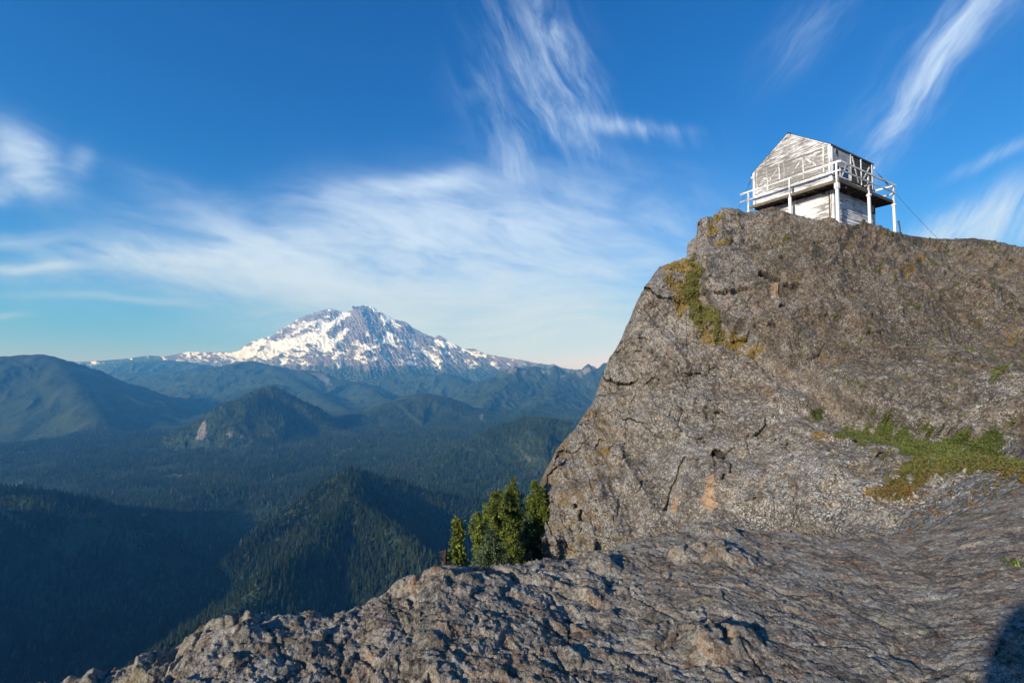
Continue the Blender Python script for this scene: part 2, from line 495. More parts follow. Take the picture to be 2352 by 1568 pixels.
def build_terrain():
    az = np.radians(np.concatenate([np.linspace(-57, 19, 880), np.linspace(19, 52, 60)[1:]])); r = np.concatenate([np.geomspace(2.5, 500, 170)[:-1], np.geomspace(500, 23000, 1050)])
    A, R_ = np.meshgrid(az, r)
    x = np.sin(A) * R_; y = np.cos(A) * R_
    z, own = terrain(x, y)
    z = z - 2 * np.clip((R_ - 20000) / 16000, 0, 1) * 20
    V = np.stack([x, y, z], -1)
    u, v = project(V)
    rock = np.zeros(u.shape); pale = np.zeros(u.shape)
    wu = u + fbm(u / 9, v / 9, 0, 3, seed=3) * 3.5; wv = v + fbm(u / 9, v / 9, 4.4, 3, seed=4) * 3.5
    for p in ROCKPOLY: rock = np.maximum(rock, in_poly(wu, wv, p) & (R_ > 4500))
    for p in PALEPOLY: pale = np.maximum(pale, in_poly(wu, wv, p))
    jag = (own == 4) & (v < 872)
    rock = np.maximum(rock, np.where(jag, sstep(-.15, .5, fbm(x / 240, y / 240, 0, 4, seed=8)) * sstep(874, 850, v), 0))
    f = grid_faces(*u.shape)
    fo = own.ravel()[f[:, 0]]
    Vf = V.reshape(-1, 3)
    names = {0: 'valley_floor', 9: 'hill', 10: 'hillside'}
    for o in sorted(set(fo.tolist())):
        sel = f[fo == o]
        ids, inv = np.unique(sel, return_inverse=True)
        me = raw_mesh('terrain', Vf[ids], inv.reshape(-1, 4), attrs=dict(rock=rock.ravel()[ids], pale=pale.ravel()[ids]))
        place(names.get(o, 'hill'), me, M['forest_ground'], kind='structure')
    # the part of our own ridge outside the view, which throws the long shadow across the valley
    az = np.radians(np.linspace(52, 303, 160)); r = np.geomspace(2.5, 9000, 190)
    A, R_ = np.meshgrid(az, r); x = np.sin(A) * R_; y = np.cos(A) * R_
    z, own = terrain(x, y)
    me = raw_mesh('terrain', np.stack([x, y, z], -1), grid_faces(*x.shape), attrs=dict(rock=0 * x.ravel(), pale=0 * x.ravel()))
    place('hillside', me, M['forest_ground'], kind='structure')


# ------------------------------------------------------------------ snow mountain
MT_CREST = [(120, 836), (165, 832)] + [(235, 828), (300, 822), (340, 816), (380, 818), (430, 808)] + zm(
    [(-100, 505), (-40, 480), (0, 440), (40, 415), (110, 390), (240, 355), (310, 300), (400, 250), (440, 222), (490, 195), (570, 165), (650, 148), (700, 128), (740, 120), (790, 128), (860, 152),
     (905, 148), (950, 130), (985, 108), (1020, 94), (1050, 88), (1075, 92), (1110, 103), (1170, 135), (1290, 200), (1330, 218), (1400, 232), (1440, 255), (1470, 285), (1560, 330), (1640, 365), (1670, 380),
     (1700, 355), (1730, 362), (1790, 408), (1840, 430), (1900, 465), (1960, 475), (2010, 473), (2060, 490), (2110, 515), (2200, 535), (2350, 560)]) + [(1230, 832), (1262, 838), (1270, 834), (1285, 842), (1330, 852), (1420, 868), (1520, 885)]
SNOW = [zm(p) for p in (
    [(950, 132), (900, 150), (830, 165), (790, 172), (770, 205), (730, 225), (690, 235), (650, 260), (640, 290), (560, 330), (480, 350), (420, 370), (330, 390), (250, 410), (190, 450), (140, 500), (90, 550), (150, 560), (230, 520), (330, 490), (420, 470), (470, 480), (520, 500), (530, 440), (600, 430), (610, 470), (580, 490), (650, 480), (740, 460), (830, 440), (860, 400), (900, 340), (930, 310), (880, 300), (830, 320), (780, 350), (730, 370), (700, 340), (730, 290), (780, 260), (840, 220), (900, 190)],
    [(420, 250), (500, 215), (560, 230), (620, 200), (650, 215), (620, 250), (560, 270), (500, 300), (470, 290), (410, 350), (390, 340), (430, 290)],
    [(290, 388), (380, 360), (405, 368), (340, 390)], [(0, 452), (100, 400), (240, 358), (200, 400), (110, 450), (60, 500), (0, 520)],
    [(1040, 92), (1120, 100), (1180, 135), (1290, 196), (1340, 250), (1400, 290), (1340, 275), (1250, 200), (1180, 155), (1120, 125)],
    [(1190, 175), (1240, 180), (1270, 240), (1240, 250), (1240, 300), (1220, 300), (1210, 250), (1185, 220)],
    [(1220, 330), (1300, 340), (1310, 390), (1260, 430), (1130, 440), (1190, 420), (1210, 370)], [(980, 440), (1030, 425), (1100, 460), (1080, 500), (1010, 470)],
    [(1640, 410), (1700, 400), (1830, 420), (1850, 445), (1720, 450)], [(1520, 480), (1600, 480), (1700, 560), (1740, 590), (1680, 580), (1600, 540)],
    [(1380, 590), (1440, 570), (1490, 610), (1450, 625)], [(1900, 470), (2110, 540), (2050, 540), (1950, 500)], [(1065, 310), (1120, 310), (1110, 370), (1080, 360)],
    [(-160, 520), (-60, 490), (0, 455), (20, 520), (-40, 540), (-120, 530)], [(1290, 250), (1370, 300), (1370, 310), (1320, 290)], [(1430, 405), (1480, 440), (1500, 470), (1470, 460)])]
RIBS = [(zm(p), w, a) for p, w, a in (
    ([(1000, 105), (955, 200), (905, 300), (860, 420), (820, 470)], 16, 420), ([(1050, 100), (1065, 190), (1110, 310), (1170, 440), (1230, 540)], 15, 420),
    ([(1010, 130), (1000, 260), (980, 420), (1040, 560)], 11, 120), ([(760, 125), (640, 250), (420, 375), (190, 440), (60, 560)], 10, 260), ([(820, 230), (740, 320), (640, 380), (540, 460)], 9, 200),
    ([(1180, 150), (1290, 330), (1400, 450), (1500, 560)], 13, 300), ([(1330, 225), (1500, 360), (1650, 470), (1760, 560)], 14, 320), ([(570, 170), (480, 260), (330, 350), (150, 480)], 9, 150),
    ([(1640, 380), (1760, 440), (1900, 520), (2050, 580)], 12, 160), ([(440, 470), (330, 520), (260, 570)], 14, 260), ([(1250, 440), (1330, 520), (1420, 620)], 10, 180))]


def build_mountain():
    nu, nt = 1150, 300
    us = np.linspace(122, 1510, nu)
    cr = np.array(MT_CREST); vc = np.interp(us, cr[:, 0], cr[:, 1])
    vc = vc + fbm(us / 5, us * 0, 0, 4, seed=3) * 1.1 * sstep(400, 480, us)
    t = np.linspace(0, 1, nt)[:, None] ** 1.0
    vb = 905.0
    U = np.repeat(us[None], nt, 0)
    Vv = vc[None] + (vb - vc[None]) * t
    D = 21000 - (Vv - vc[None]) * 34.0 - (vc[None] - 700) * 8
    rel = 0
    wu = U + fbm(U / 14, Vv / 14, 0, 3, seed=11) * 5; wv = Vv + fbm(U / 14, Vv / 14, 3.3, 3, seed=12) * 4
    for p, w, a in RIBS:
        d, _, _ = seg_dist(wu, wv, p)
        rel = rel + a * (np.exp(-(d / w)) - .12)
    gul = fbm((U - 800) / 11 + (U - 800) * (850 - Vv) * .0004, Vv / 34, 0, 5, ridged=True, gain=.6, seed=13)
    fine = fbm(U / 5, Vv / 6, 0, 4, ridged=True, seed=14)
    snow = np.zeros(U.shape)
    for p in SNOW: snow = np.maximum(snow, in_poly(wu, wv, p))
    # soften
    for _ in range(2):
        s = snow.copy(); s[1:-1, 1:-1] = (snow[1:-1, 1:-1] * 2 + snow[:-2, 1:-1] + snow[2:, 1:-1] + snow[1:-1, :-2] + snow[1:-1, 2:]) / 6; snow = s
    low = sstep(850, 815, Vv + fbm(U / 30, Vv / 20, 0, 3, seed=15) * 10)
    big_sn = fbm(U / 26, Vv / 12, 0, 3, seed=19)
    n = fbm((U + Vv * .8) / 12, (Vv - U * .15) / 5.0, 0, 4, gain=.45, seed=16)
    zone = sstep(772, 800, Vv) * low + .55 * sstep(480, 560, U) * sstep(700, 730, Vv) * low * .6
    snow = np.maximum(snow, sstep(.17, .48, n + .35 * big_sn) * np.clip(zone, 0, 1))
    snow = np.maximum(snow, sstep(.05, .40, n + .3 * big_sn) * sstep(776, 768, Vv) * sstep(560, 600, U) * sstep(805, 770, U) * .75)
    n2 = fbm(U / 10, Vv / 2.6, 0, 3, seed=17)
    snow = np.maximum(snow, sstep(.12, .40, n2) * sstep(660, 580, U) * sstep(390, 430, U) * sstep(838, 814, Vv) * .9)
    snow = snow * (1 - .55 * sstep(.35, .9, gul * .6 + n * .7))
    edge = sstep(0, 6, Vv - vc[None])
    rel = rel + (gul * 125 + fine * 60) * edge * (1 - .45 * snow)
    base = at_arr(U, Vv, D)
    V = base + np.array([-.45, -.75, .35])[None, None] * (rel * sstep(0, 10, Vv - vc[None]))[..., None]
    green = sstep(826, 852, Vv + fbm(U / 16, Vv / 10, 0, 4, seed=18) * 11)
    green = np.maximum(green, sstep(430, 340, U))
    nb = 8
    back = [V[0] + np.array([0, 240.0 * k, -150.0 * k]) for k in range(nb, 0, -1)]
    Vall = np.concatenate([np.array(back), V], 0)
    ext = lambda a: np.concatenate([np.repeat(a[:1], nb, 0), a], 0)
    me = raw_mesh('mountain', Vall, grid_faces(nt + nb, nu), attrs=dict(snow=ext(snow), green=ext(green)))
    place('mountain', me, M['mountain'], kind='structure')


# ------------------------------------------------------------------ forest (uncountable: one object of many small conifers)
def conifer_proto(seed, mat, h=1.0):
    rs = np.random.RandomState(seed)
    V = []; T = []
    n = 7; layers = 6
    for L in range(layers):
        z0 = .06 + L / layers * .80; z1 = min(1.0, z0 + .30)
        r = .19 * (1 - (L / layers)) ** .8 + .018
        b = len(V); ph = rs.rand() * 6.28
        ring = []
        for k in range(2 * n):
            a = ph + k * math.pi / n; rr = r * (1.0 if k % 2 == 0 else .55) * rs.uniform(.75, 1.25)
            V.append((rr * math.cos(a), rr * math.sin(a), z0 - (.035 if k % 2 == 0 else -.02) + rs.uniform(-.02, .02)))
        V.append((rs.uniform(-.01, .01), rs.uniform(-.01, .01), z1))
        for k in range(2 * n): T.append((b + k, b + (k + 1) % (2 * n), b + 2 * n))
    me = raw_mesh('conifer', np.array(V) * h, tris=T, smooth=False)
    me.materials.append(M[mat])
    return bpy.data.objects.new('conifer', me)


def build_forest():
    rs = np.random.RandomState(5)
    def ring(r0, r1, spacing, h0, h1, a0=-54, a1=24):
        area = math.radians(a1 - a0) * (r1 * r1 - r0 * r0) / 2
        n = int(area / spacing ** 2)
        a = np.radians(rs.uniform(a0, a1, n)); r = np.sqrt(rs.uniform(r0 * r0, r1 * r1, n))
        x = np.sin(a) * r; y = np.cos(a) * r
        z, own = terrain(x, y)
        V = np.stack([x, y, z - 1.5], -1)
        u, v = project(V)
        keep = (u > -60) & (u < 1420) & (v < 1640)
        clear = np.zeros(n, bool)
        for p in PALEPOLY: clear |= in_poly(u + fbm(u / 9, v / 9, 0, 2, seed=3) * 3, v + fbm(u / 9, v / 9, 4, 2, seed=4) * 3, p)
        for p in ROCKPOLY: clear |= in_poly(u, v, p)
        dens = fbm(x / 260, y / 260, 0, 4, seed=21)
        keep &= ~clear & (rs.rand(n) < .62 + .7 * dens)
        hh = rs.uniform(h0, h1, n) * (1 + .35 * fbm(x / 180, y / 180, 0, 3, seed=22)) * rs.choice([.7, 1, 1, 1.15], n)
        return V[keep], hh[keep]
    parts = [ring(420, 2000, 9.0, 20, 36), ring(2000, 2950, 11, 22, 38), ring(2950, 5200, 15, 24, 40), ring(5200, 8800, 25, 28, 44)]
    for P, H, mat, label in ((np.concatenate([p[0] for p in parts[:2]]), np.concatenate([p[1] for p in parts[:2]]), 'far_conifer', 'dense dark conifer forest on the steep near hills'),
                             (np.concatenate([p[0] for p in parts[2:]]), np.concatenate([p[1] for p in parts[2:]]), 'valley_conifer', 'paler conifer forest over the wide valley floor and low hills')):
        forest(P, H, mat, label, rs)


def forest(P, H, mat, label, rs):
    pc = bpy.data.collections.new('conifer_kinds')
    for q in range(4): pc.objects.link(conifer_proto(100 + q, mat))
    print('forest', len(P))
    me = bpy.data.meshes.new('forest'); me.vertices.add(len(P)); me.vertices.foreach_set('co', P.astype(np.float32).ravel())
    for k, val in (('h', H), ('rot', rs.rand(len(P)) * 6.283), ('w', H * rs.uniform(.85, 1.3, len(P)))):
        a = me.attributes.new(k, 'FLOAT', 'POINT'); a.data.foreach_set('value', np.ascontiguousarray(val, np.float32))
    o = place('forest', me, None, kind='stuff', label=label, category='forest')
    g = bpy.data.node_groups.new('forest_scatter', 'GeometryNodeTree')
    g.interface.new_socket('Geometry', in_out='INPUT', socket_type='NodeSocketGeometry')
    g.interface.new_socket('Geometry', in_out='OUTPUT', socket_type='NodeSocketGeometry')
    N = g.nodes.new; L = g.links.new
    gi = N('NodeGroupInput'); go = N('NodeGroupOutput'); ip = N('GeometryNodeInstanceOnPoints'); ci = N('GeometryNodeCollectionInfo')
    ci.inputs['Collection'].default_value = pc; ci.inputs['Separate Children'].default_value = True; ci.inputs['Reset Children'].default_value = True
    def at_(nm):
        n = N('GeometryNodeInputNamedAttribute'); n.data_type = 'FLOAT'; n.inputs['Name'].default_value = nm; return n.outputs[0]
    c1 = N('ShaderNodeCombineXYZ'); c2 = N('ShaderNodeCombineXYZ')
    L(at_('w'), c1.inputs[0]); L(at_('w'), c1.inputs[1]); L(at_('h'), c1.inputs[2]); L(at_('rot'), c2.inputs[2])
    ri = N('FunctionNodeRandomValue'); ri.data_type = 'INT'; ri.inputs[4].default_value = 0; ri.inputs[5].default_value = 3
    L(gi.outputs[0], ip.inputs['Points']); L(ci.outputs[0], ip.inputs['Instance']); ip.inputs['Pick Instance'].default_value = True
    L(ri.outputs[2], ip.inputs['Instance Index']); L(c2.outputs[0], ip.inputs['Rotation']); L(c1.outputs[0], ip.inputs['Scale'])
    L(ip.outputs[0], go.inputs[0])
    md = o.modifiers.new('scatter', 'NODES'); md.node_group = g


# ------------------------------------------------------------------ materials
M = {}


def m_forest_ground(t):
    p = coord(t)
    n1 = noise(t, p, 1 / 28.0, 3, .7); n2 = noise(t, p, 1 / 420.0, 4, .6); n3 = noise(t, p, 1 / 150.0, 3, .6)
    c = mix(t, ramp(t, n1, .32, .68), (.008, .015, .009), (.042, .064, .028))
    c = mix(t, ramp(t, n2, .35, .7) * .6, c, (.058, .078, .036))
    c = mix(t, ramp(t, n3, .55, .75) * .5, c, (.012, .024, .015))
    c = mix(t, attr(t, 'pale') * .75, c, (.16, .15, .12))
    rk = mix(t, ramp(t, noise(t, mapping(t, p, (1, 1, .3)), 1 / 30.0, 5, .7), .3, .7), (.12, .11, .10), (.34, .31, .30))
    c = mix(t, attr(t, 'rock') * .85, c, rk)
    h = voro(t, p, 1 / 16.0)
    return c, bump(t, h, .9, 9.0)


def m_mountain(t):
    p = coord(t)
    n1 = noise(t, mapping(t, p, (1, 1, 2.2)), 1 / 260.0, 6, .68)
    rock = mix(t, ramp(t, n1, .3, .7), (.11, .103, .110), (.255, .232, .230))
    g = mix(t, ramp(t, noise(t, p, 1 / 160.0, 5, .7), .35, .65), (.018, .034, .020), (.055, .075, .045))
    c = mix(t, attr(t, 'green'), rock, g)
    sn = ramp(t, attr(t, 'snow') + (noise(t, p, 1 / 190.0, 5, .7) - .5) * .9, .22, .70)
    c = mix(t, sn, c, (.72, .76, .84))
    return c, bump(t, n1, .6, 60.0)


def m_rock(t):
    """weathered grey andesite of the ledge under the camera"""
    p = coord(t)
    q = mapping(t, p, (1.0, 1.45, 1.3), (0, 0, math.radians(28)))      # foliation
    big = noise(t, q, 1.1, 5, .6, .4); med = noise(t, q, 4.5, 6, .68, .5); fine = noise(t, p, 34, 5, .74); grit = noise(t, p, 120, 3, .7)
    c = mix(t, ramp(t, med, .30, .66), (.19, .164, .132), (.485, .43, .358))
    c = mix(t, ramp(t, big, .42, .66) * .6, c, (.28, .20, .138))
    r, g, b = sep(t, voro(t, q, 7.5, 'F1', 'Color'))
    r2, g2, b2 = sep(t, voro(t, p, 34, 'F1', 'Color'))
    c = mix(t, ramp(t, r, .50, .95) * .55, c, (.36, .335, .295))
    c = mix(t, ramp(t, g, .66, .95) * .70, c, (.080, .072, .066))
    c = mix(t, ramp(t, b, .80, 1.0) * ramp(t, fine, .32, .58) * .75, c, (.38, .215, .12))
    c = mix(t, ramp(t, r2, .55, 1.0) * .55, c, (.40, .37, .325))
    c = mix(t, ramp(t, g2, .55, 1.0) * .65, c, (.065, .056, .048))
    li = ramp(t, noise(t, p, 2.6, 6, .74), .48, .62) * ramp(t, noise(t, p, 26, 4, .7), .42, .60)
    c = mix(t, li * .85, c, (.52, .51, .47))
    yl = ramp(t, noise(t, mapping(t, p, loc=(9, 4, 1)), 1.5, 6, .7), .58, .68) * ramp(t, fine, .42, .60)
    c = mix(t, yl * .6, c, (.26, .275, .12))
    c = mix(t, ramp(t, fine, .50, .33) * .60, c, (.040, .034, .029))
    c = mix(t, ramp(t, grit, .35, .70), mix(t, 1.0, c, (.62, .61, .60), 'MULTIPLY'), mix(t, 1.0, c, (1.50, 1.48, 1.45), 'MULTIPLY'))
    h = med * .4 + fine * .55 + grit * .20
    return c, bump(t, h, 1.0, .06)


def m_cliff(t):
    """breccia: pebbly, lichen flecked, brown where weathered"""
    p = coord(t)
    st = mapping(t, p, (1, 1, .45))
    big = noise(t, st, .16, 5, .6, .3); med = noise(t, st, .75, 5, .65, .3); fine = noise(t, p, 6.5, 5, .72); grit = noise(t, p, 22, 4, .7)
    c = mix(t, ramp(t, med, .33, .68), (.086, .072, .059), (.188, .168, .144))
    c = mix(t, ramp(t, big, .40, .62) * .55, c, (.145, .100, .066))
    vast = noise(t, mapping(t, p, (1, 1, .6), loc=(3, 8, 2)), .33, 4, .6, .5)
    c = mix(t, ramp(t, vast, .40, .60), mix(t, 1.0, c, (.70, .66, .62), 'MULTIPLY'), mix(t, 1.0, c, (1.20, 1.22, 1.25), 'MULTIPLY'))
    v1 = voro(t, p, 5.5, 'F1', 'Color'); r, g, b = sep(t, v1)
    v2 = voro(t, p, 15, 'F1', 'Color'); r2, g2, b2 = sep(t, v2)
    c = mix(t, ramp(t, r, .45, 1.0) * .50, c, (.30, .285, .265))
    c = mix(t, ramp(t, g, .62, 1.0) * .60, c, (.060, .054, .050))
    c = mix(t, ramp(t, b, .86, 1.0) * .55, c, (.26, .16, .095))
    c = mix(t, ramp(t, r2, .5, 1.0) * .62, c, (.33, .315, .295))
    c = mix(t, ramp(t, g2, .50, .95) * .78, c, (.050, .044, .040))
    li = ramp(t, noise(t, p, 1.0, 5, .7), .36, .62) * ramp(t, grit, .52, .62)
    c = mix(t, li * .85, c, (.56, .56, .54))
    dk = ramp(t, noise(t, mapping(t, p, loc=(5, 2, 7)), .9, 5, .7), .58, .70) * ramp(t, fine, .45, .6)
    c = mix(t, dk * .75, c, (.045, .04, .036))
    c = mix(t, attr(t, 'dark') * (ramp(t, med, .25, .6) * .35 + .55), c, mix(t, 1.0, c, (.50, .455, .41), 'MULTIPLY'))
    c = mix(t, attr(t, 'soil') * ramp(t, fine, .25, .5), c, mix(t, ramp(t, fine, .4, .62), (.120, .082, .052), (.23, .17, .115)))
    c = mix(t, attr(t, 'tan') * .9, c, mix(t, ramp(t, fine, .35, .65), (.30, .19, .115), (.42, .29, .19)))
    c = mix(t, attr(t, 'white') * ramp(t, grit, .47, .58) * .7, c, (.55, .54, .52))
    c = mix(t, attr(t, 'ochre') * ramp(t, fine, .36, .52), c, mix(t, ramp(t, grit, .4, .65), (.105, .062, .018), (.26, .170, .045)))
    c = mix(t, attr(t, 'moss') * ramp(t, fine, .30, .46), c, mix(t, ramp(t, grit, .38, .65), (.028, .036, .010), (.105, .120, .030)))
    c = mix(t, attr(t, 'hole') * .85, c, (.03, .025, .022))
    h = fine * .45 + grit * .20 + med * .2
    return c, bump(t, h, .9, .16)


def m_paint(wood_amt, along):
    """white paint flaking off grey boards; along = axis the boards run"""
    def f(t):
        p = coord(t)
        sc = {'y': (3.0, 1.0, 9.0), 'x': (1.0, 3.0, 9.0), 'z': (9, 9, 1.0)}[along]
        q = mapping(t, p, sc)
        n = noise(t, q, 1.5, 6, .68, .3); n2 = noise(t, mapping(t, p, tuple(s * 2.2 for s in sc)), 3.0, 5, .7)
        g = noise(t, p, .7, 3, .6)
        f_ = ramp(t, n * .65 + n2 * .35 + (g - .5) * .35, .62 - .34 * wood_amt, .72 - .34 * wood_amt)
        grain = noise(t, mapping(t, p, tuple(s * 4 for s in sc)), 2.2, 5, .7)
        bz = sep(t, p)[2] if along != 'z' else None
        wood = mix(t, ramp(t, grain, .3, .7), (.12, .112, .105), (.36, .35, .335))
        paint = mix(t, ramp(t, n2, .3, .7), (.68, .685, .69), (.80, .805, .81))
        c = mix(t, f_, paint, wood)
        if bz is not None:      # every board has weathered a little differently
            w = t.nodes.new('ShaderNodeTexWhiteNoise'); w.noise_dimensions = '1D'
            plug(t, w.inputs['W'], math_node(t, 'FLOOR', bz * 9.52))
            k = ramp(t, Sk(t, w.outputs['Value']), 0, 1, .74, 1.08, False)
            kc = t.nodes.new('ShaderNodeCombineColor')
            for i in range(3): plug(t, kc.inputs[i], k)
            c = mix(t, 1.0, c, Sk(t, kc.outputs[0]), 'MULTIPLY')
        return c, bump(t, grain * .4 - f_ * .6, .4, .006)
    return f


def m_plain(a, b, scale=6.0, stretch=(1, 1, 1), bs=.3, bd=.004):
    def f(t):
        p = mapping(t, coord(t), stretch)
        n = noise(t, p, scale, 5, .65)
        return mix(t, ramp(t, n, .3, .7), a, b), bump(t, n, bs, bd)
    return f


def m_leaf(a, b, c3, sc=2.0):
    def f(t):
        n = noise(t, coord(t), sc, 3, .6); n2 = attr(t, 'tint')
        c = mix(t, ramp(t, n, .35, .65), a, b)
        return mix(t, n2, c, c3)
    return f


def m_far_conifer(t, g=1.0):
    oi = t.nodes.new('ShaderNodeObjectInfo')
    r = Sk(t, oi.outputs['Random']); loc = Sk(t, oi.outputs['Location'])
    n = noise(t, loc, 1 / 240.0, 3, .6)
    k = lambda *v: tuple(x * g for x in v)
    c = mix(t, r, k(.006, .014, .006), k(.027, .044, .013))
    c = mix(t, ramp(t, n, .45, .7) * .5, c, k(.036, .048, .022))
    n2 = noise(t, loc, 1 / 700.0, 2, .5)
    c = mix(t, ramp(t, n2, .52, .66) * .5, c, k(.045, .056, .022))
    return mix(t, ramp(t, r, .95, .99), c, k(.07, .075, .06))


def make_materials():
    M['forest_ground'] = material('forest_ground', m_forest_ground, .95, .05)
    M['mountain'] = material('mountain', m_mountain, .8, .15)
    M['far_conifer'] = material('far_conifer', m_far_conifer, .9, .05)
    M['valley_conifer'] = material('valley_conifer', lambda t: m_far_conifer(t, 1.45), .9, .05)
    M['rock'] = material('rock', m_rock, .85, .10)
    M['cliff'] = material('cliff', m_cliff, .88, .2)
    M['siding'] = material('siding', m_paint(.41, 'y'), .7, .25)
    M['siding_x'] = material('siding_x', m_paint(.41, 'x'), .7, .25)
    M['gable_paint'] = material('gable_paint', m_paint(.55, 'y'), .75, .2)
    M['worn_x'] = material('worn_x', m_paint(.95, 'x'), .75, .2)
    M['grey_wood'] = material('grey_wood', m_paint(.71, 'y'), .8, .2)
    M['post_paint'] = material('post_paint', m_paint(.22, 'z'), .65, .10)
    M['rail_paint'] = material('rail_paint', m_paint(.40, 'y'), .65, .10)
    M['rail_paint_x'] = material('rail_paint_x', m_paint(.40, 'x'), .65, .10)
    M['worn_trim'] = material('worn_trim', m_paint(.57, 'z'), .75, .2)
    M['trim'] = material('trim', m_paint(.45, 'z'), .7, .25)
    M['deck_wood'] = material('deck_wood', m_plain((.070, .058, .046), (.20, .165, .125), 5, (2, 2, 8)), .85, .15)
    M['dark_wood'] = material('dark_wood', m_plain((.055, .047, .039), (.14, .118, .096), 5, (2, 2, 8)), .9, .1)
    M['panel'] = material('panel', m_plain((.24, .25, .26), (.42, .43, .44), 2.5), .7, .25)
    M['louver'] = material('louver', m_plain((.05, .048, .046), (.12, .115, .11), 6), .8, .15)
    M['roofing'] = material('roofing', m_plain((.055, .05, .047), (.13, .115, .10), 8, (3, 1, 1)), .85, .15)
    M['glass'] = material('glass', m_plain((.012, .014, .016), (.03, .034, .038), 3), .12, .5)
    M['steel'] = material('steel', m_plain((.035, .030, .028), (.10, .075, .06), 20), .6, .4)
    M['vent'] = material('vent', m_plain((.028, .03, .034), (.06, .065, .072), 12), .6, .3)
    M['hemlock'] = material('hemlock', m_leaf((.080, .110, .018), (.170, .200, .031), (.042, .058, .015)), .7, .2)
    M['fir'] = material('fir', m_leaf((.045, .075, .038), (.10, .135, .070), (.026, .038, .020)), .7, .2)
    M['bark'] = material('bark', m_plain((.10, .075, .055), (.25, .20, .16), 14, (1, 1, .3)), .9, .1)
    M['dead_wood'] = material('dead_wood', m_plain((.26, .24, .215), (.50, .47, .43), 14, (1, 1, .3)), .85, .15)
    M['stump'] = material('stump', m_plain((.026, .020, .017), (.085, .062, .048), 14), .9, .1)
    M['grass'] = material('grass', m_leaf((.20, .15, .05), (.32, .235, .10), (.115, .125, .038), 1.2), .8, .15)
    M['shrub'] = material('shrub', m_leaf((.064, .084, .022), (.112, .130, .037), (.15, .085, .030), .9), .75, .2)
    M['blade'] = material('blade', m_leaf((.13, .20, .030), (.22, .30, .06), (.26, .22, .05), 3), .6, .3)


# ------------------------------------------------------------------ rock ledge under the camera
EDGE = [(-900, 2100, 2.6), (-420, 1760, 2.8), (-100, 1640, 3.0), (140, 1568, 3.1), (205, 1545, 3.15), (250, 1532, 3.2), (340, 1503, 3.25), (400, 1490, 3.4), (425, 1470, 3.45), (475, 1440, 3.55), (560, 1427, 3.6), (640, 1427, 3.6), (700, 1422, 3.7),
        (765, 1425, 3.75), (810, 1415, 3.8), (850, 1395, 3.9), (885, 1372, 4.0), (950, 1350, 4.15), (975, 1325, 4.3), (1010, 1310, 4.4), (1100, 1300, 4.6), (1160, 1296, 4.7), (1200, 1290, 4.8), (1250, 1278, 4.9), (1300, 1276, 5.0), (1345, 1265, 5.1), (1420, 1255, 5.3),
        (1490, 1240, 5.5), (1570, 1218, 5.8), (1650, 1206, 6.0), (1760, 1216, 6.0), (1850, 1222, 6.0), (1900, 1228, 6.0), (2050, 1228, 6.0), (2130, 1215, 6.1), (2230, 1170, 6.3), (2352, 1122, 6.6), (2480, 1090, 6.8), (2700, 1060, 7.0), (3400, 1040, 7.0)]


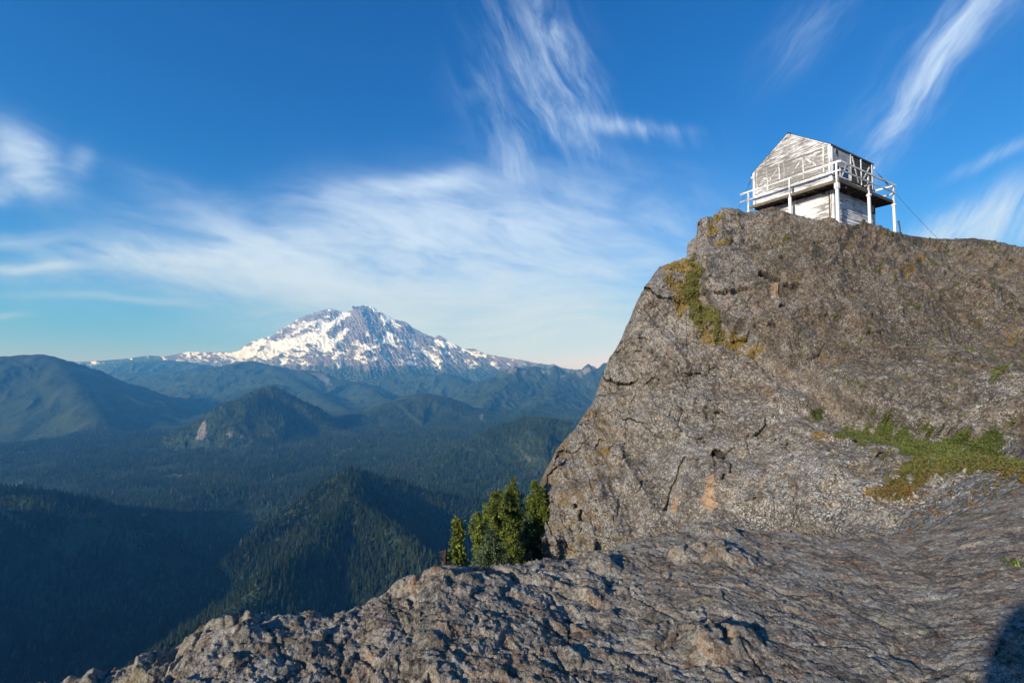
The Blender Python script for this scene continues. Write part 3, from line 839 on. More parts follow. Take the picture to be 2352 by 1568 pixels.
def build_ledge():
    E3 = np.array([at(*e) for e in EDGE])
    ea = np.arctan2(E3[:, 0], E3[:, 1]); er = np.hypot(E3[:, 0], E3[:, 1]); ez = E3[:, 2]
    az = np.concatenate([np.radians(np.linspace(-58, 56, 1250)), np.radians(np.linspace(56, 302, 260)[1:-1])])
    nt_in, nt_out = 640, 110
    s = np.concatenate([np.geomspace(.16, 1, nt_in), 1 + np.linspace(0, 1, nt_out + 1)[1:] ** 1.4 * 2.2])
    azw = np.where(az > math.radians(200), az - 2 * math.pi, az)
    inview = (azw >= ea[0]) & (azw <= ea[-1])
    re = np.where(inview, np.interp(azw, ea, er), 6.5); ze = np.where(inview, np.interp(azw, ea, ez), -1.9)
    # blend outside the view
    k = np.interp(az, np.radians([50, 75, 270, 300]), [0, 1, 1, 0])
    re = re * (1 - k) + 7.0 * k; ze = ze * (1 - k) + (-1.9) * k
    A, Sg = np.meshgrid(az, s)
    R_ = re[None] * Sg
    x = np.sin(A) * R_; y = np.cos(A) * R_
    t = np.clip(Sg, 0, 1)
    z = -1.62 + (ze[None] + 1.62) * t ** 1.5
    # a rise just before the rim, so the rim itself stands out as in the photograph
    z = z - .10 * np.sin(np.clip(t, 0, 1) * math.pi) * (1 - k)[None]
    ov = np.clip(Sg - 1, 0, None) * re[None]
    right = sstep(math.radians(24), math.radians(42), A) * (1 - sstep(math.radians(70), math.radians(90), A))
    z = z - (1 - right) * (ov * 1.25 + 1.1 * (1 - np.exp(-ov / .35)) * .25) - right * (ov * .42)
    # the rock climbs again to the right of the view
    z = z + ov * .42 * sstep(math.radians(50), math.radians(61), A) * (1 - sstep(math.radians(100), math.radians(125), A))
    # foliated, lumpy relief
    ca, sa = math.cos(math.radians(-28)), math.sin(math.radians(-28))
    P = x * ca + y * sa; Q = -x * sa + y * ca
    lump = fbm(x * .8, y * .8, 0, 3, seed=41) * .11
    wx = P * 1.25 + fbm(x * 1.3, y * 1.3, 0, 3, seed=42) * .45; wy = Q * 2.3 + fbm(x * 1.3, y * 1.3, 7, 3, seed=43) * .55
    w1 = fbm(x * 3.1, y * 3.1, 0, 4, seed=71) * .16; w2 = fbm(x * 3.1, y * 3.1, 5, 4, seed=72) * .16
    big = blur(facet(wx * .85 + w1, wy * .70 + w2, 1), 6) * .062
    mid = blur(facet(P * 3.2 + w1 * 2 + wx, Q * 4.3 + w2 * 2, 2), 1) * .026
    sml = blur(facet(P * 9.3 + w1 * 6, Q * 10.6 + w2 * 6, 3), 0) * .0095
    tin = facet(x * 30 + w1 * 12, y * 34 + w2 * 12, 4) * .0034
    fine = fbm(x * 9, y * 9, 0, 6, gain=.70, seed=45) * .011
    left = sstep(math.radians(30), math.radians(-12), A)
    F1, F2, cv = worley(wx * .9 + 2, wy * .8 + 1, 1)
    crack = -np.exp(-((F2 - F1) / .035) ** 2) * .06 * (cv > .35)
    fol = fbm(P * 1.6, Q * 5.0, 0, 6, ridged=True, gain=.66, seed=44) * .003
    pits = sstep(.10, .85, fbm(x * 7 + w1 * 4, y * 9 + w2 * 4, 0, 4, gain=.6, seed=48)) * .020
    z = z + lump * (.25 + .45 * left) + big * (.28 + .40 * left) + mid * (.50 + .44 * left) + sml * (.90 + .55 * left) + tin * 1.5 + fine * (.80 + .55 * left) + crack * .34 + fol - pits * (.40 + .5 * left)
    # named boulders of the ledge
    for (u, v, D, rx, ry, hgt) in ((1660, 1290, 4.9, .42, .30, .10), (1640, 1480, 3.2, .34, .26, .16), (1560, 1285, 4.9, .16, .13, .12), (1370, 1290, 4.6, .22, .16, .12), (980, 1345, 4.05, .30, .2, .10),
                                   (1650, 1222, 5.75, .42, .25, .10), (1890, 1232, 5.85, .22, .14, .09), (520, 1450, 3.35, .3, .2, .08), (980, 1510, 2.9, .22, .18, .10), (330, 1520, 3.1, .22, .16, .08)):
        c = at(u, v, D)
        d = np.sqrt(((x - c[0]) / rx) ** 2 + ((y - c[1]) / ry) ** 2) + fbm(x * 4, y * 4, 0, 3, seed=46) * .22
        z = z + hgt * np.clip((1 - d) * 2.0, 0, 1) ** .8 * (.55 + .35 * big / .06 + .35 * mid / .026)
    # crag added unseen behind the camera, shaped to shade the lower right corner
    so, pe = x * -.695 + y * -.719, x * .719 - y * .695
    w = fbm(x * 1.1, y * 1.1, 0, 4, seed=47) * .25
    shadow_mound = np.interp(pe + w, [-.5, .27, .55, .9, 3.0, 4.5], [0, 3.1, 3.5, 3.62, 3.4, 0]) * sstep(3.4, 4.4, so + w) * sstep(6.9, 6.0, so)
    z = z + shadow_mound
    me = raw_mesh('rock_ledge', np.stack([x, y, z], -1), grid_faces(x.shape[0], x.shape[1], wrap=True))
    o = place('ground', me, M['rock'], kind='structure', label='rough grey rock ledge with lichen along the bottom of the view')
    return o


# ------------------------------------------------------------------ the cliff the lookout stands on
CL = np.array([(1160, 1390, 21), (1205, 1345, 20.5), (1228, 1290, 20.4), (1232, 1240, 20.5), (1235, 1180, 20.6), (1239, 1112, 21), (1258, 1070, 21.2), (1279, 1031, 21.4), (1300, 1003, 21.6), (1320, 983, 22), (1345, 951, 22.2), (1367, 916, 22.4), (1378, 880, 22.6), (1388, 853, 22.7), (1404, 820, 22.8),
               (1421, 790, 23), (1434, 760, 23.1), (1446, 733, 23.2), (1464, 694, 23.5), (1484, 656, 23.7), (1512, 617, 23.8), (1552, 600, 24), (1577, 592, 24), (1578.5, 562, 24), (1590, 550, 24), (1600, 540, 24), (1601.5, 512, 24), (1608, 502, 24.2), (1622, 499, 24.5), (1640, 503, 24.6), (1646, 488, 24.8), (1658, 477, 25), (1678, 475, 25.2), (1697, 480, 25.6), (1712, 488, 26),
               (1740, 484, 25.7), (1760, 478, 25.2), (1790, 483, 24.7), (1840, 497, 23.9), (1880, 509, 23.3), (1905, 517, 23), (1925, 523, 22.8), (1960, 527, 23.6), (2000, 530, 24.6), (2050, 536, 25.9), (2080, 537, 26.4), (2120, 541, 26.8), (2160, 546, 27), (2200, 549, 27.2), (2235, 548, 27.6), (2280, 553, 28),
               (2310, 560, 28.2), (2352, 571, 28.6), (2430, 590, 29.5), (2600, 650, 31), (2900, 760, 33)], float)
DPTS = np.array([(1180, 1400, 20), (1300, 1320, 18.2), (1450, 1290, 15.8), (1650, 1250, 13.2), (1850, 1250, 11.3), (2050, 1240, 9.8), (2200, 1200, 8.4), (2352, 1140, 7.3), (2600, 1080, 7.2), (2900, 1080, 7.0),
                 (1340, 1100, 19.2), (1420, 950, 20.6), (1480, 800, 21.8), (1500, 1050, 17.6), (1560, 900, 18.8), (1560, 720, 22.2), (1600, 640, 23), (1700, 1050, 14.9), (1660, 800, 19.8), (1760, 830, 18.7), (1860, 880, 16.9), (1950, 920, 15.2),
                 (1900, 1080, 12.4), (2080, 1080, 11.0), (2060, 965, 13.4), (2200, 970, 12.4), (2352, 1000, 11.0), (2250, 1080, 9.8), (2352, 1070, 9.2), (2600, 1000, 10.5),
                 (1660, 600, 22.8), (1700, 700, 20.6), (1800, 560, 22.4), (1800, 700, 19.8), (1920, 600, 21.2), (1950, 760, 17.6), (2050, 620, 22.5), (2100, 760, 18), (2200, 850, 15.2), (2250, 640, 23.2), (2300, 760, 19), (2352, 640, 24), (2352, 880, 13.6), (2600, 760, 22), (2900, 900, 22)], float)


def tps(P, val):
    n = len(P)
    d = np.linalg.norm(P[:, None] - P[None], axis=-1)
    K = np.where(d > 0, d * d * np.log(d + 1e-9), 0) + np.eye(n) * 2.0 * 1e3
    A = np.block([[K, np.c_[np.ones(n), P]], [np.c_[np.ones(n), P].T, np.zeros((3, 3))]])
    w = np.linalg.solve(A, np.r_[val, 0, 0, 0])
    def f(u, v):
        s = w[n] + w[n + 1] * u + w[n + 2] * v
        for i in range(n):
            dd = (u - P[i, 0]) ** 2 + (v - P[i, 1]) ** 2
            s = s + w[i] * .5 * dd * np.log(dd + 1e-9)
        return s
    return f


CREASE = [(1560, 560), (1604, 610), (1612, 680), (1660, 735), (1700, 775), (1790, 830), (1870, 880), (1960, 925), (2040, 950), (2120, 968), (2210, 975), (2300, 985), (2352, 1010), (2600, 1080)]
MOSS = [[(1580, 590), (1604, 600), (1605, 690), (1640, 715), (1662, 745), (1668, 778), (1640, 800), (1610, 770), (1585, 720), (1562, 690), (1575, 640)],
        [(1950, 955), (2000, 948), (2060, 955), (2110, 965), (2200, 975), (2300, 975), (2352, 1005), (2420, 1090), (2352, 1112), (2290, 1098), (2200, 1085), (2120, 1100), (2110, 1140), (2060, 1148), (2000, 1145), (2050, 1085), (2100, 1060), (2070, 1010), (2010, 1005), (1965, 1025), (1955, 990)],
        [(1925, 980), (1948, 978), (1945, 1000), (1925, 1000)], [(1795, 542), (1812, 545), (1800, 552)], [(1855, 930), (1900, 925), (1895, 945), (1860, 948)], [(2265, 860), (2285, 858), (2285, 885), (2270, 890)]]
OCHRE = [[(1520, 620), (1580, 588), (1605, 640), (1600, 720), (1640, 800), (1600, 790), (1570, 740), (1540, 690)], [(1645, 740), (1700, 772), (1745, 805), (1735, 822), (1690, 808), (1662, 790)], [(1650, 555), (1675, 545), (1665, 580), (1645, 590)],
         [(2090, 590), (2130, 580), (2110, 625), (2065, 640)], [(1870, 985), (1910, 980), (1900, 1005), (1875, 1005)], [(1375, 980), (1400, 975), (1395, 1040), (1370, 1050)], [(1750, 900), (1775, 890), (1770, 920)], [(2000, 1110), (2060, 1140), (2040, 1160), (1980, 1150)],
         [(2320, 770), (2345, 760), (2310, 810)], [(2160, 1060), (2352, 1060), (2352, 1105), (2200, 1085)], [(1630, 505), (1660, 495), (1640, 540), (1620, 560)]]
TAN = [[(1622, 1095), (1640, 1090), (1640, 1130), (1646, 1150), (1635, 1178), (1618, 1168), (1602, 1150), (1618, 1140)], [(1548, 1140), (1560, 1138), (1556, 1175), (1546, 1178)], [(1765, 660), (1785, 655), (1790, 690), (1770, 700)]]
SOIL = [[(1770, 820), (1850, 860), (1960, 910), (2060, 935), (2060, 952), (1950, 945), (1850, 925), (1790, 890)], [(2180, 560), (2352, 590), (2352, 660), (2250, 600)], [(1900, 540), (2000, 552), (2060, 575), (1990, 590), (1930, 570)]]
WHITE = [[(1765, 690), (1830, 700), (1835, 740), (1810, 760), (1770, 720)], [(2250, 850), (2330, 830), (2352, 960), (2230, 960)], [(1640, 1100), (1850, 1050), (1960, 1120), (1950, 1200), (1700, 1200)], [(2050, 1120), (2250, 1100), (2230, 1150), (2060, 1190)]]
HOLES = [(1762, 640, 22, 9), (1795, 717, 9, 7), (1775, 745, 16, 5), (2182, 670, 9, 5), (1650, 1040, 20, 10), (1812, 655, 14, 5)]


def build_cliff():
    nu, nt, nb = 1350, 760, 44
    du = np.linspace(0, 1, 4000)
    # more columns where the skyline is steep
    cu = CL[:, 0]; cv = CL[:, 1]
    arc = np.r_[0, np.cumsum(np.hypot(np.diff(cu), np.diff(cv) * .55))]
    q = np.linspace(0, 1, nu)
    span = np.interp(q, [0, .93, 1], [0, np.interp(2400, cu, arc), arc[-1]])
    us = np.interp(span, arc, cu); vc = np.interp(span, arc, cv); Dc = np.interp(span, arc, CL[:, 2])
    vc = vc + fbm(span / 26, span * 0, 0, 5, gain=.68, seed=51) * (4.5 - 3.2 * sstep(1700, 1760, us))
    fb = np.array([(1100, 1480), (1250, 1440), (1400, 1380), (1650, 1300), (1900, 1300), (2100, 1300), (2230, 1250), (2352, 1190), (2600, 1150), (2900, 1150)], float)
    vb = np.interp(us, fb[:, 0], fb[:, 1])
    t = (1 - (1 - np.linspace(0, 1, nt)) ** 1.15)[:, None]          # 0 at the skyline, 1 at the base
    U = np.repeat(us[None], nt, 0); V = vc[None] + (vb - vc)[None] * t
    pts = np.concatenate([DPTS, CL[6:-2:3]])
    Dm = tps(pts[:, :2], pts[:, 2])(U, V)
    dv = V - vc[None]
    # blend to the crest distance and round the shoulder off
    D = Dm + (Dc - Dm[0])[None] * np.exp(-(dv / 45.0) ** 1.0)
    slope_l = sstep(1600, 1480, us)[None]
    du_edge = np.minimum(dv, 200)
    D = D + .8 * np.exp(-dv / (12 + 10 * slope_l)) * (1 - sstep(1700, 1760, us))[None]
    D = np.maximum(D, 7.0)
    B = at_arr(U, V, D)
    d, _, side = seg_dist(U + fbm(U / 40, V / 40, 0, 3, seed=52) * 10, V + fbm(U / 40, V / 40, 5, 3, seed=53) * 8, CREASE)
    above = -side * d                                               # px above the crease
    # relief, metres towards the camera
    X, Y, Z = B[..., 0], B[..., 1], B[..., 2]
    lum = fbm(X * .16, Z * .16 + Y * .1, 0, 4, seed=54) * .95
    med = fbm(X * .55, Z * .35, Y * .4, 5, gain=.58, seed=55) * .40
    vert = fbm(X * .8 + Z * .35, Z * .16, Y * .3, 4, ridged=True, seed=56) * .30 * sstep(1750, 1450, U) * sstep(600, 760, V)
    slab = fbm((X + Z * .6) * .22, (Z - X * .5) * .75, 0, 5, ridged=True, seed=57) * .24
    wx, wy = X * 1.5 + med * 2, (Z + Y * .5) * 1.5
    F1, F2, cvv = worley(wx, wy, 4); F1b, F2b, cvb = worley(wx * 3.3, wy * 3.3, 5)
    peb = (.5 - F1) * .13 * (cvv > .35) + (.5 - F1b) * .055 * (cvb > .3)
    fine = fbm(X * 6, Z * 6, Y * 3, 4, ridged=True, gain=.6, seed=58) * .035
    fw = med * 1.2
    peb = peb * .8 + facet(X * .55 + Z * .25 + fw, (Z + Y * .4) * .42 + fw, 6) * .23 + facet(X * 1.9 + Z * .6 + fw * 2, (Z + Y * .4) * 1.5, 7) * .075 + facet(X * 6.5 + fw * 4, (Z + Y * .4) * 5.5, 8) * .022
    step = (sstep(-4, 14, above) * np.exp(-np.clip(above, 0, None) / 130) - .5 * np.exp(-np.abs(above + 22) / 26)) * (.62 + .75 * sstep(1850, 1700, U)) * sstep(1585, 1625, U)
    hole = np.zeros(U.shape)
    hu = U + fbm(U / 11, V / 11, 0, 3, seed=59) * 5; hv = V + fbm(U / 11, V / 11, 6, 3, seed=60) * 4
    for (a, b, ra, rb) in HOLES: hole = np.maximum(hole, sstep(1.15, .65, np.hypot((hu - a) / ra, (hv - b) / rb)))
    bo = np.hypot((hu - 1830) / 62, (hv - 795) / 45); boul = np.sqrt(np.clip(1 - bo ** 2, 0, 1)) * .45
    rel = lum + med + vert + slab + peb + fine + step + boul - hole * .55
    # cracks that run down the left part of the face
    for pl, wdt, dep in (([(1690, 690), (1740, 745), (1800, 790), (1830, 850)], 4, .12), ([(1440, 1000), (1430, 1080), (1415, 1200), (1400, 1300)], 4, .10), ([(1590, 860), (1570, 930), (1560, 980)], 4, .12),
                         ([(1860, 870), (1960, 930), (2060, 955)], 3, .12), ([(1835, 1160), (1815, 1210), (1820, 1280)], 3, .12), ([(1640, 930), (1645, 1000)], 3, .12), ([(1350, 1150), (1390, 1230), (1400, 1290)], 5, .10), ([(2060, 600), (2010, 700), (1990, 800)], 3, .06)):
        dd, _, _ = seg_dist(hu, hv, pl); rel = rel - dep * np.exp(-(dd / wdt) ** 2)
    fade = sstep(0, 10, dv)
    ndir = np.array([-.35, -.80, .49]); 
    toward = -B / np.linalg.norm(B, axis=-1, keepdims=True)
    bl = (.32 + .68 * sstep(1620, 1760, U))[..., None]
    G = B + (toward * (1 - bl) + ndir[None, None] * bl) * (rel * (.15 + .85 * fade))[..., None]
    # attributes that say what grows or lies where
    su = U + fbm(U / 16, V / 16, 0, 4, seed=61) * 15; sv = V + fbm(U / 16, V / 16, 9, 4, seed=62) * 12
    def mask(polys, wu=su, wv=sv):
        m = np.zeros(U.shape)
        for p in polys: m = np.maximum(m, in_poly(wu, wv, p))
        for _ in range(3): m[1:-1, 1:-1] = (m[1:-1, 1:-1] * 2 + m[:-2, 1:-1] + m[2:, 1:-1] + m[1:-1, :-2] + m[1:-1, 2:]) / 6
        return m
    patch = fbm(U / 22, V / 22, 0, 4, seed=63)
    moss = mask(MOSS) * sstep(-.55, -.15, patch); ochre = mask(OCHRE) * sstep(-.35, .1, -patch); tan = mask(TAN, hu, hv); soil = mask(SOIL); white = mask(WHITE)
    sp = fbm(U / 5.5, V / 9, 0, 3, seed=64)
    ochre = np.maximum(ochre, sstep(.58, .75, sp) * sstep(-.1, .4, fbm(U / 110, V / 110, 0, 3, seed=65)) * .8)
    moss = np.maximum(moss, sstep(.66, .8, fbm(U / 6, V / 9, 3, 3, seed=66)) * .7)
    ochre = np.maximum(ochre, sstep(1500, 1330, U) * sstep(.05, .5, patch) * .55)
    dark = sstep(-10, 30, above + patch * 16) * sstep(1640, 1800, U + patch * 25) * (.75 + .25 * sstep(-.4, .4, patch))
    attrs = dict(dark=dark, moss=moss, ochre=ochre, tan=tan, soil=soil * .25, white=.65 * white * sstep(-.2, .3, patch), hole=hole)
    # behind the skyline: plateau under the house, falling away at the back and on the left
    back = []
    plat = sstep(1690, 1750, us)
    for k in range(1, nb + 1):
        g = (k / nb) ** 1.5
        dist = g * (14 * plat + 16 * (1 - plat))
        o = G[0].copy()
        o[:, 1] += dist * 1.0
        o[:, 0] += dist * (.45 * plat + .55 * (1 - plat))
        drop = plat * (np.clip(dist - 8, 0, None) ** 1.3 * .8 + .012 * dist) + (1 - plat) * (dist * .9 + .02 * dist ** 2)
        o[:, 2] -= drop + fbm(o[:, 0] * .5, o[:, 1] * .5, 0, 3, seed=67) * .05 * min(1, k / 6)
        back.append(o)
    G = np.concatenate([np.array(back[::-1]), G], 0)
    for k in attrs: attrs[k] = np.concatenate([np.zeros((nb, nu)), attrs[k]], 0)
    # underside: carry the foot down into the hillside
    skirt = G[-1] + np.array([0, .8, -6.0])
    G = np.concatenate([G, skirt[None]], 0)
    for k in attrs: attrs[k] = np.concatenate([attrs[k], attrs[k][-1:]], 0)
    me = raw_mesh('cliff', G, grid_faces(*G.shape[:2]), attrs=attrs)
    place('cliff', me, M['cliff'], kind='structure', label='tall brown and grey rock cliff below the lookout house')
    # what grows on it
    g0 = G[nb:-1]
    dxu = np.gradient(g0, axis=1); dxv = np.gradient(g0, axis=0)
    nrm = np.cross(dxv, dxu); area = np.linalg.norm(nrm, axis=-1); nrm /= area[..., None] + 1e-9
    nrm *= np.where(nrm[..., 1:2] > 0, -1, 1)
    rs = np.random.RandomState(3)
    big = (U > 1900); hole0 = U.ravel() < 2420
    def scatter(name, w, n, size, mat, label, cat, spread, up, tint):
        pr = (w * area).ravel() * hole0; pr = pr / pr.sum()
        i = rs.choice(pr.size, n, p=pr)
        base = g0.reshape(-1, 3)[i] + rs.normal(0, .02, (n, 3)); nn = nrm.reshape(-1, 3)[i]
        nl = 4
        ax = rs.normal(0, spread, (n, nl, 3)) + nn[:, None] * .8 + np.array([0, 0, up])
        ax /= np.linalg.norm(ax, axis=-1, keepdims=True)
        ln = size * rs.uniform(.5, 1.3, (n, nl, 1))
        sd = np.cross(ax, rs.normal(0, 1, (n, nl, 3))); sd /= np.linalg.norm(sd, axis=-1, keepdims=True) + 1e-9
        b = base[:, None] - nn[:, None] * .02
        wd = size * .20
        A_ = b - sd * wd; B_ = b + sd * wd; C_ = b + ax * ln + sd * wd * .3; D_ = b + ax * ln * .6 - sd * wd * 1.2
        Vv = np.stack([A_, B_, C_, D_], 2).reshape(-1, 3)
        f = np.arange(len(Vv)).reshape(-1, 4)
        tn = np.repeat(tint(i, rs), nl * 4)
        me_ = raw_mesh(name, Vv, f, attrs=dict(tint=tn), smooth=False)
        place(name, me_, M[mat], kind='stuff', label=label, category=cat)
    ptc = patch.ravel()
    scatter('creeping_shrub', np.where(big & (moss > .35), moss, 0), 21000, .062, 'shrub', 'low green creeping shrub mat on the cliff ledge at the right', 'shrub mat', .8, .3,
            lambda i, r: np.clip((V.ravel()[i] - 1062) / 90 + ptc[i] * .5 + r.normal(0, .3, len(i)), 0, 1))
    scatter('ledge_grass', np.where(~big, np.maximum(np.where(mask(MOSS) > .4, moss, 0), np.where(mask(OCHRE) > .5, ochre, 0)), 0) * sstep(1850, 1780, U) * sstep(480, 500, V) * sstep(870, 840, V), 13000, .095, 'grass', 'dry ochre and green grass in the notch high on the cliff', 'grass', .7, .5,
            lambda i, r: np.clip((moss.ravel()[i] > .4) * .8 + r.normal(0, .15, len(i)), 0, 1))
    return g0, U, V


# ------------------------------------------------------------------ small mesh collector for built things
class MB:
    def __init__(s): s.v = []; s.f = []
    def hexa(s, p):
        b = len(s.v); s.v += [tuple(map(float, q)) for q in p]
        s.f += [tuple(b + i for i in q) for q in ((0, 3, 2, 1), (4, 5, 6, 7), (0, 1, 5, 4), (1, 2, 6, 5), (2, 3, 7, 6), (3, 0, 4, 7))]
        return s
    def box(s, x0, x1, y0, y1, z0, z1):
        return s.hexa([(x0, y0, z0), (x1, y0, z0), (x1, y1, z0), (x0, y1, z0), (x0, y0, z1), (x1, y0, z1), (x1, y1, z1), (x0, y1, z1)])
    def beam(s, a, b, w, h, up=(0, 0, 1)):
        """a board from a to b, w across, h along 'up'"""
        a = Vector(a); b = Vector(b); d = (b - a).normalized(); u = Vector(up); u = (u - d * u.dot(d)).normalized(); r = d.cross(u)
        c = [(-.5, -.5), (.5, -.5), (.5, .5), (-.5, .5)]
        return s.hexa([a + r * w * i + u * h * j for i, j in c] + [b + r * w * i + u * h * j for i, j in c])
    def poly(s, pts, n, th):
        """a flat polygon pushed th along n"""
        b = len(s.v); k = len(pts); n = Vector(n)
        s.v += [tuple(p) for p in pts] + [tuple(Vector(p) + n * th) for p in pts]
        s.f += [tuple(range(b, b + k)), tuple(range(b + 2 * k - 1, b + k - 1, -1))] + [(b + i, b + (i + 1) % k, b + k + (i + 1) % k, b + k + i) for i in range(k)]
        return s
    def tube(s, pts, rad, n=8, cap=True):
        pts = [Vector(p) for p in pts]; rad = rad if isinstance(rad, (list, tuple)) else [rad] * len(pts); rings = []
        for i, p in enumerate(pts):
            d = (pts[min(i + 1, len(pts) - 1)] - pts[max(i - 1, 0)]).normalized()
            a = d.orthogonal().normalized(); c = d.cross(a); b = len(s.v)
            s.v += [tuple(p + (a * math.cos(k * 2 * math.pi / n) + c * math.sin(k * 2 * math.pi / n)) * rad[i]) for k in range(n)]
            rings.append(b)
        for i in range(len(pts) - 1):
            for k in range(n): s.f.append((rings[i] + k, rings[i] + (k + 1) % n, rings[i + 1] + (k + 1) % n, rings[i + 1] + k))
        if cap: s.f.append(tuple(rings[0] + k for k in range(n - 1, -1, -1))); s.f.append(tuple(rings[-1] + k for k in range(n)))
        return s
    def build(s, name, mat, parent=None, bevel=0, smooth=False, **tags):
        me = bpy.data.meshes.new(name); me.from_pydata(s.v, [], s.f)
        bm = bmesh.new(); bm.from_mesh(me); bmesh.ops.recalc_face_normals(bm, faces=bm.faces); bm.to_mesh(me); bm.free()
        if smooth:
            for p in me.polygons: p.use_smooth = True
        o = place(name, me, M[mat], parent, **tags)
        if bevel:
            md = o.modifiers.new('bevel', 'BEVEL'); md.width = bevel; md.segments = 1; md.limit_method = 'ANGLE'
        return o


# ------------------------------------------------------------------ the lookout house
HX, HY, HZ, HYAW = 17.038, 23.83, 9.459, 0.526


def build_house():
    rnd = random.Random(4)
    H = empty('lookout_house', (HX, HY, HZ), HYAW, label='weathered white wooden fire lookout house with gable roof standing on top of the cliff', category='lookout house')
    L1, L2, HW, HR = 4.27, 4.70, 2.28, 1.53
    def half(z):   # half width of the gable at height z
        return L1 / 2 if z <= HW else L1 / 2 * max(0.0, 1 - (z - HW) / HR)
    # boards on the gable face
    def boards_gable(z0, z1, step, x=0.0, sign=-1):
        m = MB(); z = z0
        while z < z1 - 1e-4:
            zt = min(z + step, z1); h0, h1 = half(z), half(zt)
            j = rnd.uniform(-.004, .004)
            c = L1 / 2
            xo, xi = x + sign * (.034 + j), x + sign * .014
            m.hexa([(x, c - h0, z), (xo, c - h0, z + .002), (xo, c + h0, z + .002), (x, c + h0, z), (x, c - h1, zt), (xi, c - h1, zt), (xi, c + h1, zt), (x, c + h1, zt)])
            z += step
        return m
    def boards_x(x0, x1, z0, z1, step, y, sign):
        m = MB(); z = z0
        while z < z1 - 1e-4:
            zt = min(z + step, z1); j = rnd.uniform(-.004, .004)
            yo, yi = y + sign * (.034 + j), y + sign * .014
            m.hexa([(x0, y, z), (x1, y, z), (x1, yo, z + .002), (x0, yo, z + .002), (x0, y, zt), (x1, y, zt), (x1, yi, zt), (x0, yi, zt)])
            z += step
        return m
    core = MB(); core.box(.0, L2, .0, L1, .0, HW); core.v = [(x, y, z) for x, y, z in core.v]
    core.poly([(0.0, 0.0, HW), (0.0, L1, HW), (0.0, L1 / 2, HW + HR)], (1, 0, 0), L2)
    core.build('cab_core', 'grey_wood', H)
    w = boards_gable(.0, .84, .105); w.build('gable_sill_wall', 'siding', H)
    boards_gable(.84, 2.28, .17).build('gable_wall', 'grey_wood', H, label='grey weathered planks of the gable wall')
    boards_gable(2.28, HW + HR - .02, .105).build('gable_peak', 'gable_paint', H)
    boards_gable(.0, HW + HR - .02, .13, L2, 1).build('rear_gable_wall', 'gable_paint', H)
    boards_x(0, L2, .0, .62, .105, 0, -1).build('side_sill_wall', 'siding_x', H)
    boards_x(0, L2, .0, HW, .13, L1, 1).build('rear_side_wall', 'worn_x', H)
    # shutters of the gable side
    def shutter(y0, y1, z0, z1, strips, diags):
        m = MB(); z = z0; k = 0
        while z < z1 - 1e-3:
            zt = min(z + .165, z1); m.box(-.052 - rnd.uniform(0, .006), -.034, y0, y1, z + .004, zt); z += .165
        s = m.build('shutter', 'grey_wood', H)
        for y in strips:
            f = MB(); f.box(-.078, -.053, y - .042, y + .042, z0 - .01, z1 + .02); f.build('batten', 'worn_trim', s)
        for a, b in diags:
            d = MB(); d.beam((-.064, a[0], a[1]), (-.064, b[0], b[1]), .022, .085, up=(0, a[1] - b[1], b[0] - a[0])); d.build('brace', 'worn_trim', s)
    shutter(2.62, 4.05, .86, 2.20, (2.66, 3.39, 4.02), (((3.33, 1.36), (2.72, 2.02)), ((3.98, .95), (3.46, 1.32))))
    shutter(.27, 2.46, .84, 2.20, (.31, 1.34, 2.42), (((1.98, 1.34), (1.43, 2.02)), ((1.24, 1.98), (.62, 1.30))))
    m = MB(); m.box(-.050, -.030, .20, 4.12, 2.215, 2.275); m.build('head_trim', 'gable_paint', H)
    # corner boards
    for (x0, x1, y0, y1) in ((-.062, .0, -.05, .10), (-.062, .0, L1 - .10, L1 + .05), (L2, L2 + .06, -.05, .06)):
        m = MB(); m.box(x0, x1, y0, y1, -.0, HW - .03); m.build('corner_board', 'trim', H, .006)
    m = MB(); m.box(.0, .12, -.075, -.036, .0, HW - .06); m.build('corner_board', 'trim', H, .006)
    # side wall: panel with a round vent, then slatted shutters with braces
    m = MB(); m.box(.13, 1.98, -.045, -.002, 1.30, HW - .04); m.build('panel', 'panel', H)
    v = MB(); n = 28; c = (.58, 1.95); r = .19
    pts = [(c[0] + r * math.cos(k * 2 * math.pi / n), -.047, c[1] + r * math.sin(k * 2 * math.pi / n)) for k in range(n)]
    v.poly(pts, (0, -1, 0), .010); vo = v.build('round_vent', 'vent', H)
    rg = MB(); rr = [(c[0] + (r + .012) * math.cos(k * 2 * math.pi / n), -.055, c[1] + (r + .012) * math.sin(k * 2 * math.pi / n)) for k in range(n + 1)]
    rg.tube(rr, .014, 6, False); rg.build('vent_rim', 'panel', vo)
    for (x0, x1, z0) in ((.14, .86, .66), (.90, 1.88, .66)):
        wn = MB(); wn.box(x0, x1, -.040, -.002, z0, 1.28); wo = wn.build('window', 'glass', H)
        f = MB(); f.box(x0 - .03, x1 + .03, -.062, -.041, z0 - .03, z0 + .045); f.box(x0 - .03, x1 + .03, -.062, -.041, 1.23, 1.30)
        f.box(x0 - .03, x0 + .04, -.0615, -.041, z0 + .045, 1.23); f.box(x1 - .04, x1 + .03, -.0615, -.041, z0 + .045, 1.23); f.build('frame', 'rail_paint_x', wo)
    m = MB(); m.beam((1.00, -.075, .72), (1.62, -.075, 1.56), .025, .08, up=(-1, 0, 1)); m.build('brace', 'rail_paint_x', H)
